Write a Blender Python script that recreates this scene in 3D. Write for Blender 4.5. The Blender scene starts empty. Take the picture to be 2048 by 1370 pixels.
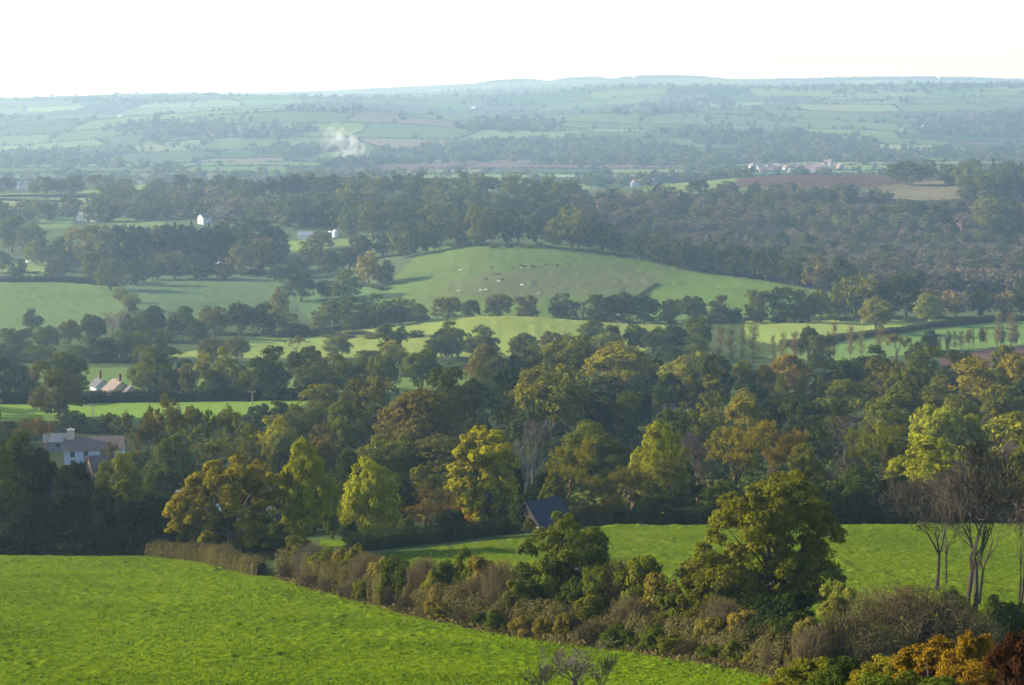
import bpy, math, random
import numpy as np
from math import radians, sin, cos, tan, pi

sc = bpy.context.scene
C = sc.collection

# ------------------------------------------------------------------ camera, sky, sun, exposure
F = 3982.2; CX, CY = 1024.0, 685.0; HROW = 150.0
PITCH = math.atan((CY - HROW) / F)
cd = bpy.data.cameras.new('camera'); cam = bpy.data.objects.new('camera', cd); C.objects.link(cam)
cd.sensor_width = 36; cd.lens = 70; cd.clip_start = 0.5; cd.clip_end = 60000
cam.location = (0, 0, 0); cam.rotation_euler = (pi / 2 - PITCH, 0, 0)
sc.camera = cam

SUN_AZ = radians(-80)      # left of the view direction (+Y)
SUN_EL = radians(21)
w = bpy.data.worlds.new('World'); sc.world = w; w.use_nodes = True
nt = w.node_tree; nt.nodes.clear()
wo = nt.nodes.new('ShaderNodeOutputWorld'); bg = nt.nodes.new('ShaderNodeBackground')
sk = nt.nodes.new('ShaderNodeTexSky'); sk.sky_type = 'NISHITA'; sk.sun_disc = False
sk.sun_elevation = SUN_EL; sk.sun_rotation = SUN_AZ; sk.altitude = 200
sk.air_density = 1.0; sk.dust_density = 0.4; sk.ozone_density = 1.0
bg.inputs['Strength'].default_value = 0.13
nt.links.new(sk.outputs[0], bg.inputs[0]); nt.links.new(bg.outputs[0], wo.inputs[0])
sd = bpy.data.lights.new('sun', 'SUN'); sun = bpy.data.objects.new('sun', sd); C.objects.link(sun)
sd.energy = 5.0; sd.angle = radians(0.5); sd.color = (1.0, 0.89, 0.70)
from mathutils import Vector
sv = Vector((sin(SUN_AZ) * cos(SUN_EL), cos(SUN_AZ) * cos(SUN_EL), sin(SUN_EL)))
sun.rotation_euler = sv.to_track_quat('Z', 'Y').to_euler()
sc.view_settings.view_transform = 'Standard'; sc.view_settings.look = 'None'
sc.view_settings.exposure = 1.28; sc.view_settings.gamma = 1.0
cy = sc.cycles
cy.max_bounces = 6; cy.diffuse_bounces = 2; cy.glossy_bounces = 2; cy.transmission_bounces = 4
cy.volume_bounces = 1; cy.transparent_max_bounces = 4
cy.use_denoising = True
try:
    cy.denoiser = 'OPENIMAGEDENOISE'; cy.denoising_input_passes = 'RGB_ALBEDO_NORMAL'; cy.denoising_prefilter = 'ACCURATE'
except Exception: pass
cy.volume_step_rate = 1.0; cy.volume_max_steps = 64
cy.sample_clamp_indirect = 4
HAZE_DENSITY = 0.000135
HAZE_COLOR = (0.50, 0.71, 1.0)
HAZE_G = 0.55

# ------------------------------------------------------------------ helpers
def slope(row):
    yc = -(np.asarray(row, float) - CY) / F
    return (-sin(PITCH) + yc * cos(PITCH)) / (cos(PITCH) + yc * sin(PITCH))
def uof(px, row):
    yc = -(row - CY) / F
    return ((px - CX) / F) / (cos(PITCH) + yc * sin(PITCH))
def project(x, y, z):
    fwd = y * cos(PITCH) - z * sin(PITCH); up = y * sin(PITCH) + z * cos(PITCH)
    return CX + F * x / fwd, CY - F * up / fwd

def h2(ix, iy, s):
    n = (ix.astype(np.int64) * 374761393 + iy.astype(np.int64) * 668265263 + s * 2147483647 % 1000003) & 0xffffffff
    n = ((n ^ (n >> 13)) * 1274126177) & 0xffffffff
    return ((n ^ (n >> 16)) & 0xffffff) / float(0xffffff)
def vn(x, y, s=0):
    x = np.asarray(x, float); y = np.asarray(y, float)
    ix = np.floor(x); iy = np.floor(y); fx = x - ix; fy = y - iy
    fx = fx * fx * (3 - 2 * fx); fy = fy * fy * (3 - 2 * fy)
    a = h2(ix, iy, s); b = h2(ix + 1, iy, s); c = h2(ix, iy + 1, s); d = h2(ix + 1, iy + 1, s)
    return (a * (1 - fx) + b * fx) * (1 - fy) + (c * (1 - fx) + d * fx) * fy
def fbm(x, y, s=0, o=3):
    r = 0; a = 1; t = 0
    for k in range(o):
        r = r + a * vn(x * 2 ** k, y * 2 ** k, s + k * 17); t += a; a *= .5
    return r / t

def pchip(xk, yk, x):
    """xk (n,), yk (n, m), x (q,) -> (q, m); monotone cubic"""
    h = np.diff(xk)[:, None]; dl = np.diff(yk, axis=0) / h
    m = np.zeros_like(yk)
    w1 = 2 * h[1:] + h[:-1]; w2 = h[1:] + 2 * h[:-1]
    ok = dl[:-1] * dl[1:] > 0
    with np.errstate(all='ignore'):
        hm = (w1 + w2) / (w1 / dl[:-1] + w2 / dl[1:])
    m[1:-1] = np.where(ok, hm, 0); m[0] = dl[0]; m[-1] = dl[-1]
    i = np.clip(np.searchsorted(xk, x, side='right') - 1, 0, len(xk) - 2)
    hh = (xk[i + 1] - xk[i])[:, None]; t = ((x - xk[i])[:, None]) / hh
    return ((1 + 2 * t) * (1 - t) ** 2 * yk[i] + t * (1 - t) ** 2 * hh * m[i] + t * t * (3 - 2 * t) * yk[i + 1] + t * t * (t - 1) * hh * m[i + 1])

def mesh_obj(name, V, Fc, mat, parent=None, tint=None, smooth=False, link=True):
    """V (n,3), Fc (m,k) int array or list of arrays"""
    me = bpy.data.meshes.new(name)
    V = np.asarray(V, np.float32)
    parts = Fc if isinstance(Fc, list) else [Fc]
    parts = [np.asarray(p, np.int32) for p in parts if len(p)]
    nl = sum(p.size for p in parts); nf = sum(len(p) for p in parts)
    me.vertices.add(len(V)); me.vertices.foreach_set('co', V.ravel())
    me.loops.add(nl); me.loops.foreach_set('vertex_index', np.concatenate([p.ravel() for p in parts]))
    me.polygons.add(nf)
    tot = np.concatenate([np.full(len(p), p.shape[1], np.int32) for p in parts])
    st = np.concatenate([[0], np.cumsum(tot)[:-1]]).astype(np.int32)
    me.polygons.foreach_set('loop_start', st); me.polygons.foreach_set('loop_total', tot)
    me.polygons.foreach_set('use_smooth', np.full(nf, smooth))
    if tint is not None:
        a = me.attributes.new('tint', 'FLOAT', 'FACE'); a.data.foreach_set('value', np.asarray(tint, np.float32))
    me.update(calc_edges=True)
    if mat: me.materials.append(mat)
    o = bpy.data.objects.new(name, me)
    if link: C.objects.link(o)
    if parent: o.parent = parent
    return o
def tag(o, label=None, cat=None, group=None, kind=None):
    if label: o['label'] = label
    if cat: o['category'] = cat
    if group: o['group'] = group
    if kind: o['kind'] = kind
    return o

# ------------------------------------------------------------------ materials
def new_mat(name):
    m = bpy.data.materials.new(name); m.use_nodes = True; m.node_tree.nodes.clear(); return m, m.node_tree
def N(t, typ, **kw):
    n = t.nodes.new(typ)
    for k, v in kw.items(): setattr(n, k, v)
    return n
def leaf_material(name, transl=0.30, mass=False):
    m, t = new_mat(name); L = t.links.new
    out = N(t, 'ShaderNodeOutputMaterial'); oi = N(t, 'ShaderNodeObjectInfo')
    at = N(t, 'ShaderNodeAttribute'); at.attribute_name = 'tint'
    if mass: oi = N(t, 'ShaderNodeAttribute'); oi.attribute_name = 'leafcol'
    # lightness variation
    mr = N(t, 'ShaderNodeMapRange'); mr.inputs['To Min'].default_value = 0.68; mr.inputs['To Max'].default_value = 1.34
    L(at.outputs['Fac'], mr.inputs['Value'])
    mul = N(t, 'ShaderNodeVectorMath', operation='SCALE'); L(oi.outputs['Color'], mul.inputs[0]); L(mr.outputs[0], mul.inputs['Scale'])
    # autumn tint on part of the clumps, amount from the object's alpha
    tc = N(t, 'ShaderNodeTexCoord'); ns = N(t, 'ShaderNodeTexNoise'); ns.inputs['Scale'].default_value = 3.2; ns.inputs['Detail'].default_value = 2
    L(tc.outputs['Object'], ns.inputs['Vector'])
    r2 = N(t, 'ShaderNodeMapRange'); r2.inputs['From Min'].default_value = 0.45; r2.inputs['From Max'].default_value = 0.68
    L(ns.outputs[0], r2.inputs['Value'])
    r2.inputs['To Max'].default_value = .6
    am = N(t, 'ShaderNodeMath', operation='MULTIPLY'); L(r2.outputs[0], am.inputs[0]); L(oi.outputs['Alpha'], am.inputs[1])
    mx = N(t, 'ShaderNodeMix', data_type='RGBA'); L(am.outputs[0], mx.inputs['Factor']); L(mul.outputs[0], mx.inputs['A'])
    mul2 = N(t, 'ShaderNodeVectorMath', operation='MULTIPLY'); L(mul.outputs[0], mul2.inputs[0]); mul2.inputs[1].default_value = (1.6, 1.1, 0.7)
    L(mul2.outputs[0], mx.inputs['B'])
    d = N(t, 'ShaderNodeBsdfDiffuse'); tr = N(t, 'ShaderNodeBsdfTranslucent'); s = N(t, 'ShaderNodeMixShader'); s.inputs[0].default_value = transl
    L(mx.outputs['Result'], d.inputs[0])
    yel = N(t, 'ShaderNodeVectorMath', operation='MULTIPLY'); L(mx.outputs['Result'], yel.inputs[0]); yel.inputs[1].default_value = (1.25, 1.2, 0.7)
    L(yel.outputs[0], tr.inputs[0])
    L(d.outputs[0], s.inputs[1]); L(tr.outputs[0], s.inputs[2]); L(s.outputs[0], out.inputs[0])
    return m
LEAF = leaf_material('foliage'); MASSLEAF = leaf_material('foliage_of_a_mass', mass=True)
def simple_mat(name, col, rough=0.8, noise=0.25, scale=4.0, bump=0.0, objcol=False, spec=0.3):
    m, t = new_mat(name); L = t.links.new
    out = N(t, 'ShaderNodeOutputMaterial'); p = N(t, 'ShaderNodeBsdfPrincipled'); L(p.outputs[0], out.inputs[0])
    p.inputs['Roughness'].default_value = rough; p.inputs['Specular IOR Level'].default_value = spec
    tc = N(t, 'ShaderNodeTexCoord'); ns = N(t, 'ShaderNodeTexNoise'); ns.inputs['Scale'].default_value = scale; ns.inputs['Detail'].default_value = 5
    L(tc.outputs['Object'], ns.inputs['Vector'])
    mr = N(t, 'ShaderNodeMapRange'); mr.inputs['To Min'].default_value = 1 - noise; mr.inputs['To Max'].default_value = 1 + noise
    mr.inputs['From Min'].default_value = .3; mr.inputs['From Max'].default_value = .7
    L(ns.outputs[0], mr.inputs['Value'])
    mul = N(t, 'ShaderNodeVectorMath', operation='SCALE'); L(mr.outputs[0], mul.inputs['Scale'])
    if objcol:
        oi = N(t, 'ShaderNodeObjectInfo'); L(oi.outputs['Color'], mul.inputs[0])
    else: mul.inputs[0].default_value = col
    L(mul.outputs[0], p.inputs['Base Color'])
    if bump:
        b = N(t, 'ShaderNodeBump'); b.inputs['Strength'].default_value = bump; L(ns.outputs[0], b.inputs['Height']); L(b.outputs[0], p.inputs['Normal'])
    return m
BARK = simple_mat('bark', (0.085, 0.07, 0.052), 0.9, 0.35, 3, 0.5)
TWIG = simple_mat('twig_bark', (0.1, 0.08, 0.06), 0.95, 0.3, 3, objcol=True, spec=0.05)
BIRCH = simple_mat('birch_bark', (0.30, 0.28, 0.25), 0.8, 0.3, 6)
PAINT = simple_mat('wall_paint', (0.8, 0.8, 0.8), 0.85, 0.08, 1.5, objcol=True)
SLATE = simple_mat('roof_slate', (0.1, 0.1, 0.12), 0.7, 0.25, 1.2, objcol=True)
GLASS = simple_mat('window_glass', (0.03, 0.035, 0.04), 0.15, 0.1, 2, spec=0.5)
WOODM = simple_mat('weathered_wood', (0.25, 0.2, 0.15), 0.9, 0.3, 8)
HIDE = simple_mat('hide', (0.1, 0.08, 0.06), 0.9, 0.2, 3, objcol=True)

# ------------------------------------------------------------------ terrain: ground height from the camera's hillside to the far ridges
KD = [2, 10, 30, 60, 90, 130, 170, 210, 250, 290, 330, 400, 500, 560, 640, 700, 800, 900, 960, 1060, 1120, 1180, 1260, 1400, 1550, 1700, 1850, 2000, 2200, 2400, 2700, 3200, 3700, 4300, 5000, 5800, 6600, 7500, 9000, 11000, 13000, 16000]
NEARZ = [-1.9, -4.2, -11, -20.5, -29.5]
COLS = {
 0:    [1370,1270,1195,1145,1112,1085,1010,905,850,815,795,745,712,695,665,645,620,590,552,500,455,425,398,368,366,378,345,322,290,255,228,208,212,225,214,207,215],
 300:  [1370,1270,1195,1145,1112,1085,1010,905,850,815,795,745,712,695,665,648,622,592,550,495,450,420,395,372,374,385,345,322,288,252,222,200,205,215,190,186,200],
 600:  [1370,1272,1198,1142,1100,1070,1000,905,855,812,780,740,715,698,668,660,640,600,545,480,430,395,378,385,392,378,345,318,285,250,222,200,198,200,183,188,200],
 1000: [1370,1280,1200,1140,1080,1052,985,905,855,812,780,742,712,693,633,638,615,560,491,478,420,388,382,395,395,372,345,320,285,250,222,202,190,178,165,172,180],
 1300: [1370,1285,1200,1135,1062,1035,980,910,858,815,785,748,715,695,652,650,625,580,518,490,450,410,388,372,380,370,345,320,283,245,210,180,172,170,156,160,180],
 1600: [1370,1290,1195,1120,1060,1032,980,915,862,820,790,752,720,700,658,642,628,585,545,505,470,435,398,352,352,352,340,315,275,235,200,172,170,175,160,158,180],
 1850: [1370,1290,1195,1120,1060,1032,980,915,862,820,790,752,722,705,665,645,630,600,560,515,475,435,395,362,348,352,338,312,272,232,196,164,166,172,158,158,180],
 2048: [1370,1290,1195,1120,1060,1032,980,915,862,820,790,755,725,708,670,648,632,605,565,520,478,435,392,350,340,345,336,310,270,230,194,165,164,170,160,160,180],
}
colpx = sorted(COLS)
ucol = np.array([uof(-3000, 600), uof(-900, 600)] + [uof(p, 600) for p in colpx] + [uof(2950, 600), uof(5000, 600)])
Zc = []
for p in colpx:
    rows = np.array(COLS[p], float)
    Zc.append(np.concatenate([NEARZ, np.array(KD[5:]) * slope(rows)]))
Zc = [Zc[0], Zc[0]] + Zc + [Zc[-1], Zc[-1]]
Zc = np.array(Zc).T                       # (knots, cols)
tk = np.log(np.array(KD, float))
TG = np.linspace(tk[0], tk[-1], 1600); ZT = pchip(tk, Zc, TG)
UG = np.linspace(ucol[0], ucol[-1], 900); ZG = pchip(ucol, ZT.T.copy(), UG).T.copy()
def ground(x, y):
    x = np.asarray(x, float); y = np.maximum(np.asarray(y, float), 2.01)
    u = np.clip(x / y, UG[0], UG[-1] - 1e-9)
    ti = (np.log(np.minimum(y, 15999)) - TG[0]) / (TG[1] - TG[0]); ui = (u - UG[0]) / (UG[1] - UG[0])
    i = np.clip(ti.astype(int), 0, len(TG) - 2); j = np.clip(ui.astype(int), 0, len(UG) - 2)
    a = ti - i; b = ui - j
    z = (ZG[i, j] * (1 - a) + ZG[i + 1, j] * a) * (1 - b) + (ZG[i, j + 1] * (1 - a) + ZG[i + 1, j + 1] * a) * b
    far = np.clip((y - 3450) / 1200, 0, 1)
    z = z + far * np.clip((8000 - y) / 2200, .10, 1) * (fbm(x / 1700 + 3.3, y / 950, 5, 3) - .56) * 165
    z = z + np.clip((y - 150) / 400, 0, 1) * (fbm(x / 60, y / 60, 9, 2) - .5) * 1.2
    return z
def hit(px, row, dmin=60, dmax=15000):
    s = float(slope(row)); u = float(uof(px, row))
    d = dmin * (1.0015 ** np.arange(int(math.log(dmax / dmin) / math.log(1.0015))))
    g = ground(u * d, d) - d * s
    k = np.argmax(g >= 0)
    if g[k] < 0: dd = dmax
    elif k == 0: dd = d[0]
    else: dd = d[k - 1] + (d[k] - d[k - 1]) * (-g[k - 1]) / (g[k] - g[k - 1])
    return u * dd, dd, float(ground(u * dd, dd))

def inpoly(px, py, poly):
    c = np.zeros(px.shape, bool); n = len(poly); j = n - 1
    for i in range(n):
        xi, yi = poly[i]; xj, yj = poly[j]
        if yi != yj:
            c ^= ((yi > py) != (yj > py)) & (px < (xj - xi) * (py - yi) / (yj - yi) + xi)
        j = i
    return c

# field pattern far away: irregular strips of fields
def cells(x, y):
    yw = y + 120 * (fbm(x / 500, y / 900, 31, 2) - .5) * 2
    row = np.floor(yw / 210)
    off = h2(row, row * 0 + 3, 77)
    xw = x + 90 * (fbm(x / 400, y / 300, 41, 2) - .5) * 2
    col = np.floor(xw / (170 + 120 * h2(row, row * 0, 12)) + off)
    return row, col
PAL = np.array([[.10,.155,.04],[.13,.18,.05],[.085,.13,.04],[.15,.19,.065],[.11,.12,.06],[.12,.16,.05],[.14,.12,.08],[.095,.15,.045],[.06,.08,.035],[.17,.2,.08]])

FIELD1 = [(-600,1700),(-600,1108),(0,1112),(420,1114),(470,1140),(540,1150),(700,1187),(850,1227),(1050,1268),(1280,1297),(1500,1332),(1700,1385),(1800,1700)]
FIELD2 = [(760,1112),(1050,1072),(1240,1050),(2500,1047),(2500,1330),(1900,1330),(1650,1290),(1240,1250),(900,1210),(700,1125)]
G1 = (.094,.138,.004); G2 = (.086,.120,.008)
PAINTS = [ # polygon in the photograph's pixels laid on the ground as field colour, distance range
 (FIELD1, G1, 0, 310), (FIELD2, G2, 0, 330),
 ([(640,1094),(700,1092),(715,1080),(640,1078)], G1, 230, 400), ([(840,1075),(960,1062),(960,1050),(840,1060)], G1, 230, 400),
 ([(-700,845),(0,842),(250,842),(480,836),(600,812),(640,797),(0,804),(-700,806)], (.14,.22,.03), 480, 800),
 ([(-300,800),(-300,735),(1100,735),(1100,790),(640,797),(0,803)], (.11,.16,.04), 560, 980),
 ([(330,712),(470,685),(600,668),(870,640),(1000,630),(1160,637),(1330,650),(1330,700),(900,716),(470,730)], (.19,.225,.045), 900, 1140),
 ([(400,690),(640,655),(640,690),(400,715)], (.17,.22,.05), 940, 1100),
 ([(740,630),(770,570),(860,490),(1100,486),(1300,505),(1500,552),(1700,582),(1690,620),(1600,650),(1000,640)], (.098,.140,.034), 1125, 1500),
 ([(880,588),(900,566),(960,551),(1100,534),(1230,532),(1330,552),(1290,580),(1200,590),(1000,592)], (.108,.122,.046), 1150, 1450),
 ([(1270,612),(1300,580),(1360,545),(1700,590),(1600,640),(1300,640)], (.098,.155,.030), 1125, 1400),
 ([(-200,668),(-200,560),(0,562),(225,570),(262,600),(230,630),(100,665)], (.105,.155,.042), 1040, 1500),
 ([(262,600),(240,566),(330,552),(590,550),(600,600),(560,640),(300,640)], (.085,.13,.05), 1080, 1500),
 ([(600,625),(590,595),(760,560),(760,620),(640,650)], (.09,.15,.05), 1080, 1500),
 ([(1490,680),(1490,643),(2300,628),(2300,634),(2048,636),(1860,652),(1700,675),(1570,692)], (.22,.27,.06), 960, 1180),
 ([(1500,730),(1570,697),(1700,680),(1860,656),(2048,641),(2300,636),(2300,690),(2048,690),(1900,700),(1700,722)], (.12,.19,.045), 900, 1160),
 ([(1880,712),(2048,690),(2300,688),(2300,735),(1880,735)], (.10,.055,.045), 850, 1020),
 ([(1150,395),(2300,380),(2300,600),(1700,592),(1350,530),(1150,480)], (.055,.05,.028), 1250, 2080),
 ([(1500,490),(2048,480),(2048,540),(1700,545)], (.065,.058,.035), 1300, 2000),
 ([(-100,402),(180,395),(370,402),(180,412),(-100,424)], (.17,.21,.07), 1700, 2400),
 ([(-100,389),(130,386),(60,395),(-100,398)], (.17,.21,.07), 1700, 2400),
 ([(150,384),(290,368),(300,378),(150,388)], (.17,.22,.06), 1700, 2600),
 ([(380,382),(450,380),(450,390),(380,390)], (.15,.2,.06), 1600, 2600),
 ([(545,500),(570,484),(650,474),(660,495),(560,502)], (.17,.24,.05), 1250, 1800),
 ([(660,482),(740,466),(760,486),(660,492)], (.15,.2,.06), 1250, 1900),
 ([(50,456),(60,434),(150,434),(140,456)], (.12,.19,.05), 1450, 2000),
 ([(-50,562),(-50,532),(110,522),(110,556)], (.17,.23,.06), 1250, 1700),
 ([(150,430),(155,418),(330,415),(330,450),(260,455)], (.11,.17,.05), 1450, 2000),
 ([(1150,400),(1300,378),(1380,345),(1500,345),(1520,376),(1400,390)], (.14,.18,.06), 1850, 2500),
 ([(1460,375),(1480,352),(1600,350),(1700,346),(1900,338),(1900,372),(1740,374)], (.085,.055,.042), 1980, 2500),
 ([(1725,378),(1800,368),(1920,356),(1920,398),(1800,402)], (.145,.125,.065), 1800, 2500),
 ([(700,345),(1000,338),(1350,335),(1350,322),(900,322),(700,330)], (.16,.11,.09), 2700, 3700),
]
def build_terrain():
    d = [2.0]
    while d[-1] < 15990:
        x = d[-1]
        st = .03 if x < 90 else (.0022 if x < 340 else (.004 if x < 3000 else .006))
        if 125 < x < 335: st = .0017
        d.append(x * (1 + st))
    d = np.array(d)
    u = np.concatenate([np.linspace(ucol[0], -.42, 30)[:-1], np.linspace(-.42, -.275, 90)[:-1], np.linspace(-.275, .275, 860), np.linspace(.275, .42, 90)[1:], np.linspace(.42, ucol[-1], 30)[1:]])
    U, D = np.meshgrid(u, d)
    X = (U * D).ravel(); Y = D.ravel(); Z = ground(X, Y)
    PX, PY = project(X, Y, Z)
    # colour of the ground cover
    col = np.empty((len(X), 3)); col[:] = (.06, .085, .028)
    n1 = fbm(X / 35, Y / 35, 3, 3)
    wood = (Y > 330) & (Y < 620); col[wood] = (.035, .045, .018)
    heath = (Y > 1180) & (Y < 2600); col[heath] = (.075, .10, .04)
    far = Y > 2600
    r, c = cells(X[far], Y[far]); k = (h2(r, c, 5) * len(PAL)).astype(int) % len(PAL)
    col[far] = PAL[k] * (.55 + .55 * h2(r, c, 9))[:, None]
    tuft = np.zeros(len(X))
    for poly, cc, d0, d1 in PAINTS:
        xs = [p[0] for p in poly]; ys = [p[1] for p in poly]
        m = (Y >= d0) & (Y <= d1) & (PX > min(xs)) & (PX < max(xs)) & (PY > min(ys)) & (PY < max(ys))
        i = np.nonzero(m)[0]
        jx = (fbm(X[i] / 6, Y[i] / 6, 21, 2) - .5) * 6; k = i[inpoly(PX[i] + jx, PY[i] + jx * .3, poly)]
        col[k] = np.array(cc) * (1 if poly is FIELD1 or poly is FIELD2 else (.72 if d1 > 2900 or cc[0] < .06 else 1.0))
        if poly is FIELD1: tuft[k] = 1
        if poly is FIELD2: tuft[k] = .8
    # ploughed and planted rows seen on the tan field
    tan_f = inpoly(PX, PY, PAINTS[-2][0]) & (Y > 1800) & (Y < 2500)
    st = np.sin((X * .8 + Y * .35) * 2 * pi / 13)
    col[tan_f] *= (1 + .3 * st[tan_f])[:, None]
    # mottling of grass: drier and lusher patches
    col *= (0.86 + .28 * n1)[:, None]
    n2 = fbm(X / 9, Y / 9, 51, 3)
    g = tuft > 0
    col[g] = col[g] * (1 + (n2[g] - .5)[:, None] * np.array([.55, .25, .3]))
    # tussocks: real bumps of the turf
    n3 = vn(X / 1.1 + .4 * n2, Y / .8, 61) * .6 + vn(X / .5, Y / .5, 62) * .4
    n4 = vn(X / 5.0, Y / 4.0, 63)
    amp = tuft * .34 * (0.35 + n4)
    Z = Z + amp * np.clip(n3 - .40, 0, 1) * 1.6
    f2 = (tuft == .8)
    n5 = vn(X / 3.2, Y / 2.6, 66)
    Z = Z + f2 * 1.3 * np.clip(n5 - .74, 0, 1)
    # woodland floor and heath a bit rough
    rough = (~g) & (Y < 2600)
    Z = Z + rough * np.clip(Y / 1500, .1, 1) * (vn(X / 4, Y / 4, 71) - .5) * .8
    nr, nc = len(d), len(u)
    idx = np.arange(nr * nc).reshape(nr, nc)
    Fc = np.stack([idx[:-1, :-1].ravel(), idx[:-1, 1:].ravel(), idx[1:, 1:].ravel(), idx[1:, :-1].ravel()], 1)
    V = np.stack([X, Y, Z], 1)
    m, t = new_mat('ground_cover'); L = t.links.new
    out = N(t, 'ShaderNodeOutputMaterial'); at = N(t, 'ShaderNodeAttribute'); at.attribute_name = 'cover'
    tc = N(t, 'ShaderNodeTexCoord')
    ns = N(t, 'ShaderNodeTexNoise'); ns.inputs['Scale'].default_value = 2.2; ns.inputs['Detail'].default_value = 6; ns.inputs['Roughness'].default_value = .7
    mp = N(t, 'ShaderNodeMapping'); mp.inputs['Scale'].default_value = (.55, 1, 1)
    L(tc.outputs['Object'], mp.inputs[0]); L(mp.outputs[0], ns.inputs['Vector'])
    mr = N(t, 'ShaderNodeMapRange'); mr.inputs['From Min'].default_value = .3; mr.inputs['From Max'].default_value = .7; mr.inputs['To Min'].default_value = .6; mr.inputs['To Max'].default_value = 1.4
    L(ns.outputs[0], mr.inputs['Value'])
    mul = N(t, 'ShaderNodeVectorMath', operation='SCALE'); L(at.outputs['Color'], mul.inputs[0]); L(mr.outputs[0], mul.inputs['Scale'])
    b = N(t, 'ShaderNodeBump'); b.inputs['Strength'].default_value = .6; b.inputs['Distance'].default_value = .25; L(ns.outputs[0], b.inputs['Height'])
    d_ = N(t, 'ShaderNodeBsdfDiffuse'); L(mul.outputs[0], d_.inputs[0]); L(b.outputs[0], d_.inputs['Normal'])
    tr = N(t, 'ShaderNodeBsdfTranslucent'); L(mul.outputs[0], tr.inputs[0])
    L(d_.outputs[0], out.inputs[0])
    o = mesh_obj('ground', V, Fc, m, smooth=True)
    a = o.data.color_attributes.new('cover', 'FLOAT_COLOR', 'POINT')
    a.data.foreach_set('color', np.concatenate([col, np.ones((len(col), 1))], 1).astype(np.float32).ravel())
    tag(o, 'green pasture and valley ground rolling away to the far ridges', None, None, 'structure')
    return o
build_terrain()

# ------------------------------------------------------------------ haze
def build_haze():
    x, y0, y1, z0, z1 = 31000, -300, 17000, -210, 28
    V = [(a, b, c) for c in (z0, z1) for b in (y0, y1) for a in (-x, x)]
    Fc = [(0,1,3,2),(4,6,7,5),(0,4,5,1),(2,3,7,6),(0,2,6,4),(1,5,7,3)]
    m, t = new_mat('haze_air')
    out = N(t, 'ShaderNodeOutputMaterial'); v = N(t, 'ShaderNodeVolumePrincipled')
    v.inputs['Color'].default_value = (*HAZE_COLOR, 1); v.inputs['Absorption Color'].default_value = (.97, .97, .97, 1); v.inputs['Density'].default_value = HAZE_DENSITY; v.inputs['Anisotropy'].default_value = HAZE_G
    t.links.new(v.outputs[0], out.inputs['Volume'])
    o = mesh_obj('haze', V, np.array(Fc), m)
    import bmesh
    bm = bmesh.new(); bm.from_mesh(o.data); bmesh.ops.recalc_face_normals(bm, faces=bm.faces); bm.to_mesh(o.data); bm.free()
    tag(o, 'pale blue morning haze filling the valley', None, None, 'stuff')
build_haze()
# ------------------------------------------------------------------ foliage and wood shapes
def unit(rg, n):
    v = rg.normal(size=(n, 3)); return v / np.linalg.norm(v, axis=1)[:, None]
def leaves(rg, P, outw, size, spread=.8):
    """one small bent leaf spray (a rhomb) at each point, facing roughly outwards"""
    n = len(P)
    nr = outw + unit(rg, n) * spread; nr /= np.linalg.norm(nr, axis=1)[:, None] + 1e-9
    a = np.cross(nr, unit(rg, n)); a /= np.linalg.norm(a, axis=1)[:, None] + 1e-9
    b = np.cross(nr, a)
    s = size * rg.uniform(.55, 1.35, (n, 1)); k = rg.uniform(.45, .8, (n, 1))
    V = np.stack([P - a * s * .6, P - b * s * k * .5 + nr * s * .12, P + a * s * .6, P + b * s * k * .5 - nr * s * .08], 1).reshape(-1, 3)
    Fc = np.arange(4 * n).reshape(-1, 4)
    return V, Fc
def tube(pts, rad, n=6):
    pts = np.asarray(pts, float); rad = np.asarray(rad, float)
    k = len(pts); d = np.gradient(pts, axis=0); d /= np.linalg.norm(d, axis=1)[:, None] + 1e-9
    up = np.array([0.13, .9, .2]); a = np.cross(d, up); a /= np.linalg.norm(a, axis=1)[:, None] + 1e-9; b = np.cross(d, a)
    th = np.arange(n) * 2 * pi / n
    V = (pts[:, None] + rad[:, None, None] * (a[:, None] * np.cos(th)[None, :, None] + b[:, None] * np.sin(th)[None, :, None])).reshape(-1, 3)
    i = np.arange(k - 1)[:, None] * n; j = np.arange(n)[None]; j2 = (j + 1) % n
    Fc = np.stack([i + j, i + j2, i + n + j2, i + n + j], -1).reshape(-1, 4)
    return V, Fc
class MB:
    def __init__(s): s.V = []; s.F = []; s.n = 0; s.T = []
    def add(s, V, Fc, t=None):
        s.V.append(np.asarray(V, float)); s.F.append(np.asarray(Fc) + s.n); s.n += len(V); s.T.append(np.full(len(Fc), .5) if t is None else t)
    def box(s, c, d, rz=0):
        c = np.array(c, float); d = np.array(d, float) / 2
        V = np.array([(i, j, k) for k in (-1, 1) for j in (-1, 1) for i in (-1, 1)]) * d
        R = np.array([[cos(rz), -sin(rz), 0], [sin(rz), cos(rz), 0], [0, 0, 1]]); V = V @ R.T + c
        s.add(V, [(0,2,3,1),(4,5,7,6),(0,1,5,4),(2,6,7,3),(0,4,6,2),(1,3,7,5)])
    def obj(s, name, mat, parent=None, link=True, smooth=False):
        ks = sorted({f.shape[1] for f in s.F}); Fl = []; Tl = []
        for k in ks:
            Fl.append(np.concatenate([f for f in s.F if f.shape[1] == k])); Tl.append(np.concatenate([t for f, t in zip(s.F, s.T) if f.shape[1] == k]))
        return mesh_obj(name, np.concatenate(s.V), Fl, mat, parent, np.concatenate(Tl), smooth, link)

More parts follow.
